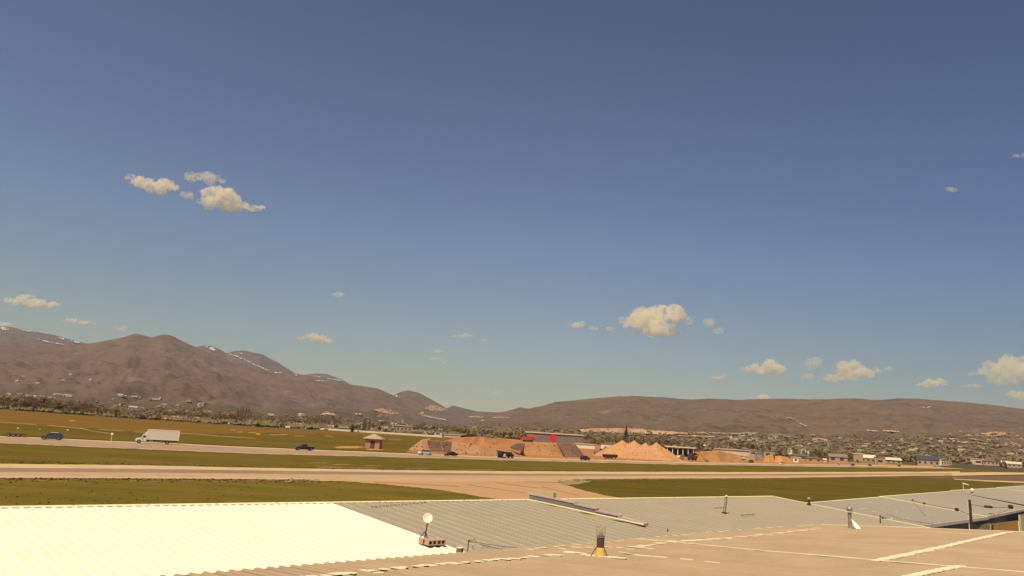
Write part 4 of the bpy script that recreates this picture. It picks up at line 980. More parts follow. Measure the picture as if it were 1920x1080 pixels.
car(place('black_hatchback', 1599, 'black car on the road under the dark tree by the shed', f=.0), 'suv', paint('black_paint', (.025, .026, .032)), 4.9)
car(place('black_coupe', 1631, 'black car on the road left of the lone utility post', f=.0), 'suv', paint('black_paint', (.025, .026, .032)), 5.4)
car(place('dark_green_car', 1686, 'dark car near the far end of the visible road', f=.0), 'suv', paint('dark_green_paint', (.03, .04, .035)), 5.5)
# box truck, cab to the left
P = road_at(293, .10)[0]; k = ppm(P); rz = road_dir(293)
e = empty('box_truck', P, rz, 'white box truck with rounded hood heading left past the green field', 'truck', 'vehicles on the airport road')
Lt = 10.6; W = 2.45; xb = -Lt / 2
Mtw = paint('truck_white_paint', (.80, .77, .66)); Mbox = mat('white_truck_box', (.74, .68, .60), (.70, .64, .57), .4, rough=.5)
MB().box((xb + 2.75 + 3.95, 0, 2.45), (7.9, W, 2.55)).build('cargo_box', Mbox, e)
fr = MB()
for (cx, cy, cz, dx, dy, dz) in ((xb + 6.7, 0, 3.76, 7.96, W + .06, .10), (xb + 6.7, 0, 1.17, 7.96, W + .06, .12), (xb + 2.78, 0, 2.46, .10, W + .07, 2.5), (xb + 10.62, 0, 2.46, .10, W + .07, 2.5)): fr.box((cx, cy, cz), (dx, dy, dz))
fr.build('box_rails', paint('rail_white', (.82, .78, .66)), e)
sl = MB()
for i in range(9): sl.box((xb + 3.55 + i * .82, 0, 2.46), (.035, W + .03, 2.46))
sl.build('box_ribs', Mbox, e)
MB().prism([(xb + .95, .55), (xb + 1.0, 1.35), (xb + 1.35, 1.5), (xb + 1.75, 2.35), (xb + 2.0, 2.45), (xb + 2.68, 2.45), (xb + 2.68, .55)], 2.1).build('cab', Mtw, e, recalc=True)
MB().prism([(xb + 0, .6), (xb + .02, 1.0), (xb + .25, 1.3), (xb + .98, 1.42), (xb + .98, .6)], 1.9, w2=[1.6, 1.6, 1.7, 1.95, 1.95]).build('hood', Mtw, e, recalc=True)
MB().prism([(xb + 1.42, 1.52), (xb + 1.72, 2.28), (xb + 1.80, 2.3), (xb + 1.52, 1.50)], 1.95).build('windscreen', M_glass, e, recalc=True)
for s_ in (-1, 1): MB().box((xb + 2.15, s_ * 1.055, 1.85), (.62, .03, .55)).build('side_window', M_glass, e); MB().box((xb + 1.45, s_ * 1.3, 1.9), (.10, .26, .42)).build('mirror', M_dark, e); MB().box((xb + .06, s_ * .72, 1.0), (.16, .34, .22)).build('headlight', M_lamp, e)
MB().prism([(xb + 2.0, 2.46), (xb + 2.75, 3.3), (xb + 2.75, 2.46)], 1.7).build('wind_deflector', Mtw, e, recalc=True)
MB().box((xb + .0, 0, .62), (.18, 2.0, .30)).build('bumper', M_rim, e); MB().box((xb + 6.4, 0, .88), (8.2, .9, .26)).build('chassis', M_dark, e)
MB().box((xb + 3.9, -1.05, .68), (.9, .35, .5)).build('fuel_tank', M_rim, e)
for x in (xb + 1.0, xb + 7.9):
    for y in (-1.0, 1.0): wheel(e, x, y, .50, .34)
# dark flatbed far left
P = road_at(30, -.1)[0]; e = empty('flatbed_trailer', P, road_dir(30), 'low black flatbed trailer at the far left edge of the road', 'trailer', 'vehicles on the airport road')
MB().box((0, 0, .65), (4.4, 2.1, .22)).build('bed', M_dark, e); MB().box((-2.6, 0, .55), (1.1, .2, .12)).build('tow_bar', M_dark, e)
for x in (-.5, .6, -1.6):
    for y in (-.95, .95): wheel(e, x, y, .38)
for x in (-1.8, -.4, 1.0): MB().box((x, 0, .90), (.6, 1.4, .28), taper=.7).build('load', M_dark, e)
# dump truck, front to the right
P = road_at(948, .06)[0]; e = empty('dump_truck', P, road_dir(948), 'dark brown dump truck with raised rear bed and a white wheel facing right', 'truck', 'vehicles on the airport road')
Mdt = paint('dark_brown_truck', (.045, .022, .016), .5)
MB().prism([(-3.0, 1.0), (-3.3, 2.35), (-2.9, 2.4), (.3, 1.9), (.9, 1.75), (.9, 1.1)], 2.4).build('dump_bed', Mdt, e, recalc=True)
MB().prism([(1.0, .6), (1.0, 2.0), (1.25, 2.1), (2.0, 2.05), (2.3, 1.45), (3.1, 1.3), (3.15, .6)], 2.1).build('cab', Mdt, e, recalc=True)
for s_ in (-1, 1): MB().box((1.6, s_ * 1.06, 1.7), (.6, .03, .42)).build('side_window', M_glass, e)
MB().box((0, 0, .8), (5.6, .9, .25)).build('chassis', M_dark, e)
for x in (-2.4, -1.3, 2.4):
    for y in (-1, 1): wheel(e, x, y, .52, .34)
MB().tube((-1.75, -1.25, .95), (-1.75, -1.30, .95), .62, n=18).build('white_hub_cover', paint('white_paint', (.75, .72, .62)), e)
# black/rust low-side trailer and small white marker near the cones
def trailer(x, y, L, H, label, m1, m2):
    P = at(x, y, .05); e = empty('side_rail_trailer', P, road_dir(min(x, 1800)), label, 'trailer')
    MB().prism([(-L / 2, .7), (-L / 2 - .5, H), (L / 2, H), (L / 2, .7)], 2.4).build('side_rail', m1, e, recalc=True)
    MB().box((0, 0, .62), (L * .97, 2.2, .16)).build('bed', m2, e)
    for xx in (-L * .3, -L * .12, L * .33):
        for yy in (-1, 1): wheel(e, xx, yy, .42, .3)
    return e
trailer(1144, 859.6, 8.6, 1.9, 'long black sided trailer in front of the tall sand cone', M_dark, mat('tan_trailer_deck', (.4, .28, .18), (.34, .24, .15), 2))
# blue truck with dark red load
P = at(1299, 863.2, .05); k = ppm(P); e = empty('crane_truck', P, road_dir(1299), 'dark blue truck with a dark red drum load before the canopy building', 'truck')
Mblue = paint('dark_blue_paint', (.05, .055, .10), .5)
MB().prism([(-4.2, .7), (-4.3, 3.2), (-3.4, 3.6), (-1.6, 3.2), (-1.2, .7)], 2.4).build('rear_body', Mblue, e, recalc=True)
MB().prism([(1.8, .6), (1.8, 2.3), (2.2, 2.5), (3.3, 2.3), (3.7, 1.6), (4.4, 1.4), (4.5, .6)], 2.2).build('cab', Mblue, e, recalc=True)
MB().prism([(-1.5, 1.0), (-1.3, 2.4), (1.4, 2.2), (1.6, .9)], 2.2).build('centre_body', mat('grey_blue_tank', (.16, .15, .17), (.12, .11, .13), 2), e, recalc=True)
MB().tube((-1.2, 0, 3.5), (4.0, 0, 3.5), .85, .7, 12).build('red_drum', mat('dark_red_drum', (.14, .03, .03), (.11, .03, .03), 2), e)
for s_ in (-1, 1): MB().box((2.6, s_ * 1.11, 1.9), (.7, .03, .5)).build('side_window', M_glass, e)
MB().box((0, 0, .75), (8.4, .9, .25)).build('chassis', M_dark, e)
for x in (-3.4, -2.2, 3.4):
    for y in (-1, 1): wheel(e, x, y, .55, .34)
P = at(1275, 862.3, .05); e = empty('utility_van', P, road_dir(1275), 'cream work van parked left of the dark blue truck', 'van')
MB().prism([(-3, .5), (-3, 1.5), (-2.4, 1.8), (-1.6, 2.7), (2.9, 2.7), (3, .5)], 2.1).build('body', paint('cream_van_paint', (.66, .54, .38)), e, recalc=True)
for s_ in (-1, 1):
    for xx in (-1.3, -.1, 1.2): MB().box((xx, s_ * 1.06, 2.1), (.8, .03, .5)).build('window', M_glass, e)
for x in (-2.0, 0.4, 2.0):
    for y in (-.95, .95): wheel(e, x, y, .42, .3)
MB().box((0, 0, 2.78), (4, 1.6, .12)).build('roof_rack', M_dark, e)
# orange screening machine on the mesa, excavator, loader
Mor = paint('machine_orange', (.55, .10, .05), .5)
def excavator(P, rz, label, m, s=1.0, boom=1):
    e = empty('excavator', P, rz, label, 'excavator'); e.scale = (s, s, s)
    for y in (-1.1, 1.1):
        t = MB(); t.prism([(-1.9, .1), (-2.2, .5), (-1.9, .95), (1.9, .95), (2.2, .5), (1.9, .1)], .55, y0=y); t.build('track', M_dark, e, recalc=True)
    MB().prism([(-2.3, 1.1), (-2.4, 2.1), (-1.2, 2.4), (1.2, 2.2), (1.6, 1.1)], 2.6).build('house', m, e, recalc=True)
    MB().prism([(.3, 2.2), (.35, 3.1), (1.3, 3.1), (1.7, 2.0), (1.6, 1.2)], 1.2, y0=-.6).build('cab', M_glass, e, recalc=True)
    b = MB(); b.prism([(1.0, 1.6), (3.2, 4.4), (3.6, 4.5), (3.7, 4.1), (1.5, 1.5)], .5, y0=.4); b.build('boom', m, e, recalc=True)
    b = MB(); b.prism([(3.2, 4.5), (3.7, 4.5), (5.2, 1.9), (4.9, 1.8)], .4, y0=.4); b.build('arm', m, e, recalc=True)
    b = MB(); b.prism([(4.8, 1.9), (5.5, 2.0), (5.6, 1.0), (4.9, .8), (4.5, 1.2)], .9, y0=.4); b.build('bucket', M_dark, e, recalc=True)
    return e

# ------------------------------------------------------------------ earth and gravel heaps
M_pile = mat('orange_gravel', (.46, .245, .095), (.36, .19, .08), .18, bump=1, bscale=1.0, c3=(.24, .13, .07), scale3=.6, t3=(.56, .70))
M_pile2 = mat('tan_sand', (.52, .275, .13), (.46, .245, .12), .25, bump=.8, bscale=1.5, c3=(.30, .17, .09), scale3=.8, t3=(.57, .70))
M_pile3 = mat('dark_purple_soil', (.20, .115, .08), (.16, .09, .065), .4, bump=.9, bscale=2, c3=(.26, .15, .10), scale3=.6)  # dark soil; also holds the painted shade of the bank's right end
M_pile4 = mat('bright_orange_sand', (.60, .28, .10), (.54, .26, .10), .3, bump=.6, bscale=2)
M_pile5 = mat('grey_tan_gravel', (.33, .23, .16), (.28, .19, .13), .3, bump=.6, bscale=2)
def grow_heap(name, cat, label, base, crest, m, group='quarry heaps', back=10.0, slope=1.45, ns=26, nt=9, amp=.35, seed=0, zb=.05):
    """heap from a traced foot line and crest line; foot on the ground, crest set back by the angle of repose"""
    e_rows = []
    x0, x1 = base[0][0], base[-1][0]
    F = []; Cr = []
    for i in range(ns + 1):
        s_ = i / ns; xb_ = x0 + (x1 - x0) * s_; yb = interp(xb_, base); P = at(xb_, yb, zb)
        xc = crest[0][0] + (crest[-1][0] - crest[0][0]) * s_; yc = interp(xc, crest)
        Dv = P.y
        for _ in range(6):      # crest height decides how far back it lies
            Q = at_y(xc, yc, Dv); hgt = max(.02, Q.z - zb); Dv = P.y + slope * hgt * .85
        Q = at_y(xc, yc, Dv); Q.z = max(Q.z, zb + .02); F.append(P); Cr.append(Q)
    rows = []
    for k in range(nt + 1):
        t = k / nt; row = []
        for i in range(ns + 1):
            q = F[i].lerp(Cr[i], t); n_ = mn.fractal(Vector((q.x * .12 + seed, q.y * .12, t * 1.5)), 1, 2, 4)
            w_ = math.sin(math.pi * t) * .8 + (.15 if 0 < t else 0); hh = Cr[i].z - zb
            row.append(q + Vector((0, -n_ * amp * 2.0 * w_, n_ * amp * w_ * min(1, hh / 3))))
        rows.append(row)
    for t in (.35, .7, 1.0):
        rows.append([Cr[i] + Vector((0, (back * .3 + (Cr[i].z) * 1.6) * t, -(Cr[i].z - zb + .5) * t)) for i in range(ns + 1)])
    c = F[len(F) // 2]; b = MB(); b.grid([[v - c for v in r] for r in rows]); o = b.build(name, m, None, loc=c, smooth=True)
    tag(o, label, cat, group); return o
def cone(label, apex, yb, R_px, m, sides=26, wob=.05, group='conical sand heaps', name='sand_cone', yofs=0):
    """conical heap standing behind others; radius follows from its outline"""
    Pb = at(apex[0], yb, .04); kk = ppm(Pb); 
    Q = None; D = Pb.y
    for _ in range(6):
        Q = at_y(apex[0], apex[1], D); D = Pb.y + (Q.z) * 1.35
    Q = at_y(apex[0], apex[1], D); R_ = R_px / ppm(Q); H_ = Q.z; b = MB(); n = sides * 2; rows = []
    for t in (0, .04, .1, .2, .32, .45, .6, .75, .88, 1.0):
        r_ = R_ * t; z = H_ * (1 - t) + (H_ * .02 * (1 if t < .05 else 0)); row = []
        for i in range(n + 1):
            a = 2 * math.pi * (i % n) / n; nn_ = mn.fractal(Vector((math.cos(a) * 2 + apex[0], math.sin(a) * 2, t * 3)), 1, 2, 4)
            rr_ = r_ * (1 + wob * 2 * nn_); row.append((rr_ * math.cos(a), rr_ * math.sin(a), z + .3 * nn_ * math.sin(math.pi * t)))
        rows.append(row)
    b.grid(rows); o = b.build(name, m, None, loc=(Q.x, Q.y, 0), smooth=True, recalc=True); tag(o, label, 'sand heap', group); return o
cone('tallest sand cone, leftmost of the four peaks behind the black sided trailer', (1167, 825.8), 858, 54, M_pile2)
cone('second sand cone from the left, right of the tall conifer', (1189, 826.2), 859.5, 52, M_pile2)
cone('lower blunt sand cone, third of the four peaks', (1210, 830.3), 861, 46, M_pile2)
cone('rightmost sand cone with a long right flank beside the canopy building', (1231, 830), 862.5, 50, M_pile2)
grow_heap('sand_apron', 'sand heap', 'rough broken sand slope at the left foot of the tallest cone', [(1128, 855), (1160, 856), (1200, 858)], [(1140, 848), (1155, 841), (1170, 836)], M_pile2, seed=3)
grow_heap('sand_apron', 'sand heap', 'sand apron spreading along the road below the four cones', [(1168, 859.0), (1210, 861.5), (1290, 866)], [(1172, 850), (1205, 848), (1262, 858)], M_pile2, seed=5)
grow_heap('dirt_mesa', 'dirt heap', 'long flat topped orange dirt bank behind the dark red car', [(974, 852.8), (1000, 854), (1050, 856), (1096, 857)], [(984, 831.5), (1010, 830), (1045, 830), (1078, 832)], M_pile, seed=1, back=30)
grow_heap('shaded_soil_slope', 'dirt heap', 'dark purple soil slope covering the right end of the flat topped bank', [(1060, 856.6), (1080, 857.2), (1098, 857.5)], [(1044, 829.8), (1062, 829.3), (1080, 834)], M_pile3, seed=2, ns=16)  # side of the bank turned from the sun, shade put into its colour
grow_heap('dark_soil_wedge', 'dirt heap', 'dark wedge of soil at the left end of the flat topped bank', [(956, 838.5), (967, 843.5), (979, 847)], [(957, 837.5), (968, 831), (984, 831)], M_pile3, seed=4, ns=12, zb=1.7, amp=.1)
grow_heap('dirt_heap', 'dirt heap', 'pointed tan dirt heap behind the white station wagon', [(765, 842.5), (790, 844.5), (812, 845.5)], [(775, 836), (791, 824), (806, 822.5)], mat('pinkish_tan_dirt', (.40, .22, .12), (.34, .185, .10), .3, bump=.8, bscale=2), seed=6)
grow_heap('dark_dirt_block', 'dirt heap', 'dark flat faced dirt block above the black sedan', [(806, 845.5), (830, 848), (852, 849)], [(801, 824.5), (825, 825.5), (851, 829)], M_pile3, seed=7, amp=.2, slope=.6)
grow_heap('long_dirt_bank', 'dirt heap', 'long low tan bank sloping down toward the dump truck', [(846, 849.5), (900, 852.5), (940, 854), (970, 855)], [(848, 828.5), (880, 832), (920, 838.5), (955, 846)], mat('pinkish_tan_dirt', (.40, .22, .12), (.34, .185, .10), .3), seed=8, amp=.3)
grow_heap('dirt_plateau', 'dirt heap', 'broad orange dirt plateau behind the long low bank', [(846, 828), (900, 838), (985, 842)], [(852, 820.5), (900, 818.5), (985, 829)], M_dirt, seed=9, back=60, slope=3.2, amp=.08)
cone('small pale sand cone on the back of the orange plateau', (911, 811.5), 818, 9, mat('pale_sand', (.56, .40, .25), (.5, .36, .22), 1), name='pale_sand_cone')
grow_heap('brown_earth_rise', 'dirt heap', 'brown earth rise left of the small pale sand cone', [(860, 820), (890, 820.5), (905, 820)], [(870, 816), (884, 813.2), (900, 815)], M_pile3, seed=10, amp=.1)
grow_heap('gravel_bank', 'gravel heap', 'long smooth orange gravel bank right of the dark blue truck', [(1305, 865), (1350, 867), (1398, 868.5)], [(1312, 846.5), (1345, 844.5), (1382, 852)], M_pile, seed=11)
grow_heap('grey_gravel_bank', 'gravel heap', 'low grey tan gravel bank between the dark brown car and orange heaps', [(1396, 862.5), (1415, 864), (1434, 864.5)], [(1400, 854.5), (1412, 852.5), (1428, 857)], M_pile5, seed=12, amp=.15)
grow_heap('orange_heap', 'sand heap', 'rounded bright orange heap right of the grey gravel bank', [(1431, 865), (1441, 866), (1453, 866.5)], [(1436, 855.5), (1442, 852.5), (1449, 854)], M_pile4, seed=13, amp=.15)
grow_heap('orange_heap', 'sand heap', 'flat topped orange heap behind the white car, right of the rounded one', [(1452, 866.5), (1468, 867.3), (1487, 867.8)], [(1453, 855.5), (1465, 854.5), (1478, 858)], M_pile4, seed=14, amp=.15)
excavator(at_y(988, 828.5, at(1000, 854, 0).y + 30), rad(200), 'orange screening machine standing on the flat topped dirt bank', Mor, .85)
x_ = [o for o in bpy.data.objects if o.name == 'excavator'][0]; x_.name = 'screening_machine'; x_['category'] = 'machine'
for dx_ in (-3.4, -1.0): MB().tube((dx_, -1.6, .8), (dx_, -1.2, .8), .8, n=14).build('wheel', M_dark, x_)
MB().prism([(-4.6, 1.0), (-4.4, 2.6), (-2.6, 3.3), (-.6, 2.7), (1.4, 2.9), (2.8, 1.9), (3.4, 1.0)], 1.8).build('engine_housing', Mor, x_, recalc=True)
MB().prism([(-2.9, 3.0), (-3.6, 4.3), (-1.0, 4.5), (-1.2, 2.9)], 2.0).build('feed_box', mat('faded_machine_orange', (.62, .20, .10), (.5, .16, .08), 2), x_, recalc=True)
MB().prism([(-4.5, 1.2), (-6.6, 3.4), (-6.3, 3.7), (-3.9, 1.6)], 1.0).build('conveyor', Mor, x_, recalc=True); MB().prism([(-3.2, 2.0), (-3.4, 3.1), (-.4, 3.1), (-.8, 2.2)], 2.4).build('hopper', Mor, x_, recalc=True)
excavator(at(1123, 853.5, .04), rad(15), 'grey tan excavator with raised boom left of the tallest sand cone', paint('dusty_machine_paint', (.30, .22, .15), .7), 1.15)
e = excavator(at(1392, 862.5, .04), rad(170), 'small cream loader beside the dark brown car', paint('cream_machine', (.7, .52, .30), .6), .9); e.name = 'loader'; e['category'] = 'loader'
# small marker and post by the cones
P = at(1217.5, 859.5, .04); e = empty('pallet_stack', P, .1, 'small cream and dark pallet stack at the foot of the cones', 'pallets')
MB().box((0, 0, .35), (3.0, 1.2, .25)).build('pallet', mat('cream_timber', (.6, .45, .3), (.5, .38, .25), 3), e); MB().box((-.9, 0, .65), (.9, 1.0, .45)).build('crate', M_dark, e)
P = at(1225.5, 857, .04); e = empty('fuel_drum', P, 0, 'lone dark drum standing on the sand apron', 'drum'); MB().lathe([(.45, 0), (.45, 1.6), (.3, 1.7)], n=12).build('shell', M_rust, e)

# ------------------------------------------------------------------ brick hut
P = at(697.5, 841.5, .05); k = ppm(P); e = empty('brick_hut', P, rad(-4), 'small pinkish brick hut with hipped roof and dark door beside the road', 'hut')
wv = 27 / k; Hh = 19 / k; Dp = 3.6
Mbr = mat('pink_tan_brick', (.46, .25, .165), (.38, .20, .13), 6, rough=.9, bump=.4, bscale=30); Mdoor = mat('dark_grey_door', (.11, .08, .075), (.09, .065, .06), 4)
b = MB()
b.box((-wv * .32, 0.0, Hh / 2), (wv * .36, .30, Hh)); b.box((wv * .335, 0, Hh / 2), (wv * .33, .30, Hh)); b.box((0.02, 0, Hh * .93), (wv * .32, .28, Hh * .14))
b.box((0, Dp, Hh / 2), (wv, .3, Hh)); b.box((-wv / 2 + .152, Dp / 2, Hh / 2), (.3, Dp - .31, Hh - .004)); b.box((wv / 2 - .152, Dp / 2, Hh / 2), (.3, Dp - .31, Hh - .004)); b.build('wall', Mbr, e)
MB().box((0.02, .06, Hh * .42), (wv * .30, .08, Hh * .84)).build('door', Mdoor, e); MB().box((.02, -.17, Hh * .88), (wv * .40, .06, Hh * .09)).build('lintel', mat('cream_lintel', (.6, .48, .38), (.52, .42, .33), 4), e)
ro = MB(); ov = 5.0 / k; z0 = Hh + .002; hw = wv / 2 + ov; hh_ = 8.2 / k
ro.add([(-hw, -ov * .9, z0), (hw, -ov * .9, z0), (hw, Dp + ov, z0), (-hw, Dp + ov, z0), (-.25, Dp * .25, z0 + hh_), (.25, Dp * .25, z0 + hh_), (.25, Dp * .75, z0 + hh_), (-.25, Dp * .75, z0 + hh_)],
       [(0, 1, 5, 4), (1, 2, 6, 5), (2, 3, 7, 6), (3, 0, 4, 7), (4, 5, 6, 7), (0, 3, 2, 1)])
ro.build('roof', mat('weathered_tan_roof', (.42, .34, .23), (.34, .28, .19), 3, rough=.8, bump=.2), e)
MB().box((0, -ov * .9, z0 - .07), (hw * 2, .08, .16)).build('fascia', mat('cream_lintel', (.6, .48, .38)), e)
P = at(716.5, 841.5, .04); o = None
# sign-like white instrument post
P = at(208, 827.5, .04); k = ppm(P); e = empty('instrument_post', P, 0, 'thin pale post with a white box on top beside the left field', 'post')
MB().tube((0, 0, 0), (0, 0, 12 / k), .09, .07, 8).build('post', M_trimw, e); MB().box((0, 0, 14 / k), (4.6 / k, .3, 3.6 / k), taper=.7).build('box', paint('white_paint', (.75, .72, .62)), e); MB().tube((.1, 0, 15 / k), (1.2 / k, 0, 19 / k), .04, n=5).build('aerial', M_dark, e)
for i, (x, y, w_, lab) in enumerate([(34, 803.5, 3.2, 'leftmost small white marker box in the green field'), (75, 805.5, 3.4, 'small orange white marker box above the grey minivan'), (127, 807, 3.6, 'small white marker box right of the grey minivan')]):
    P = at(x, y, .04); k = ppm(P); e = empty('marker_box', P, .2, lab, 'marker'); MB().box((0, 0, 1.0 / k), (w_ / k, .5, 1.6 / k), taper=.8).build('box', paint('white_paint', (.75, .72, .62)) if i != 1 else mat('faded_orange', (.6, .35, .2)), e); MB().box((0, 0, .1), (.2, .2, .25)).build('foot', M_dark, e)
P = at(546, 903.5, .05); k = ppm(P); e = empty('runway_marker', P, .2, 'short orange tan marker block at the runway edge', 'marker'); MB().box((0, 0, .28), (4.4 / k, .3, .5), taper=.85).build('block', mat('faded_tan_orange', (.62, .36, .16), (.5, .28, .12), 4), e); MB().box((2.9 / k, 0, .2), (1.2 / k, .3, .38)).build('dark_end', M_dark, e)

# ------------------------------------------------------------------ buildings
M_roofbrown = mat('brown_shingle_roof', (.17, .12, .09), (.14, .10, .075), .5); M_roofgrey = mat('grey_shingle_roof', (.24, .19, .17), (.20, .16, .145), .5)
M_rooflight = mat('pale_metal_roof', (.72, .62, .48), (.66, .56, .42), .5, rough=.5); M_roofgreen = mat('green_metal_roof', (.07, .15, .11), (.06, .13, .095), .5)
M_wcream = mat('cream_house_wall', (.66, .54, .42), (.58, .47, .36), .5); M_wtan = mat('tan_house_wall', (.44, .31, .22), (.38, .27, .19), .5); M_wwhite = mat('white_house_wall', (.80, .74, .62), (.74, .68, .56), .5)
M_wpink = mat('pink_stucco_wall', (.50, .33, .26), (.44, .29, .23), .5); M_win = mat('dark_window_glass', (.05, .045, .05), (.07, .06, .065), .5, rough=.3)
M_wgrey = mat('grey_purple_wall', (.20, .165, .155), (.18, .15, .14), .3)
def house(x0, x1, yt, yb, label, wall=M_wcream, roof=M_roofgrey, kind='gable', cat='house', group=None, depth=None, nwin=3, name='house', canopy=False):
    """building whose front foot is on the line x0..x1 at picture height yb and whose roof reaches yt"""
    xm = (x0 + x1) / 2; P = hit(xm, yb); k = ppm(P); W = (x1 - x0) / k; H = max(2.4, (yb - yt) / k); D = depth or min(max(8, W * .6), 18)
    az = math.atan2(P.x, P.y); e = empty(name, P, -az * .75 + rng.uniform(-.12, .12) * (0 if W > 30 else 1), label, cat, group)
    hw = H * (.58 if kind == 'gable' else .66 if kind == 'hip' else .9)
    if canopy:
        for i in range(canopy): MB().box((-W / 2 + W * (i + .5) / canopy, .4, hw / 2), (.5, .5, hw)).build('column', wall, e)
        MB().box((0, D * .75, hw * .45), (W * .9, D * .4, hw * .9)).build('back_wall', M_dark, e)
    else:
        MB().box((0, D / 2, hw / 2 - .5), (W * .94, D, hw + 1)).build('wall', wall, e)
    r = MB(); a = W / 2; o_ = D * .06
    if kind == 'gable': r.add([(-a, -o_, hw), (a, -o_, hw), (a, D + o_, hw), (-a, D + o_, hw), (-a, D / 2, H), (a, D / 2, H)], [(0, 1, 5, 4), (2, 3, 4, 5), (0, 4, 3), (1, 2, 5), (0, 3, 2, 1)])
    elif kind == 'front': r.add([(-a, -o_, hw), (a, -o_, hw), (a, D + o_, hw), (-a, D + o_, hw), (0, -o_, H), (0, D + o_, H)], [(0, 4, 5, 3), (1, 2, 5, 4), (0, 1, 4), (2, 3, 5), (0, 3, 2, 1)])
    elif kind == 'hip': r.add([(-a, -o_, hw), (a, -o_, hw), (a, D + o_, hw), (-a, D + o_, hw), (-a * .5, D / 2, H), (a * .5, D / 2, H)], [(0, 1, 5, 4), (1, 2, 5), (2, 3, 4, 5), (3, 0, 4), (0, 3, 2, 1)])
    elif kind == 'arch':
        n = 8; vs = []
        for s_ in (-1, 1):
            for i in range(n + 1):
                t = math.pi * i / n; vs.append((s_ * a, D / 2 - math.cos(t) * (D / 2 + o_), hw * .7 + math.sin(t) * (H - hw * .7)))
        r.add(vs, [(i, i + 1, n + 2 + i, n + 1 + i) for i in range(n)] + [tuple(range(n + 1))[::-1], tuple(range(n + 1, 2 * n + 2))])
    else: r.box((0, D / 2, (hw + H) / 2 + .01), (W, D + 2 * o_, H - hw))
    r.build('roof', roof, e, recalc=True)
    if nwin and not canopy and W * k > 9:
        for i in range(nwin):
            xx = -W * .47 + W * .94 * (i + .5 + rng.uniform(-.12, .12)) / nwin; MB().box((xx, -.02, hw * .5), (W * .94 / nwin * .42, .10, hw * .38)).build('window', M_win, e)
    return e
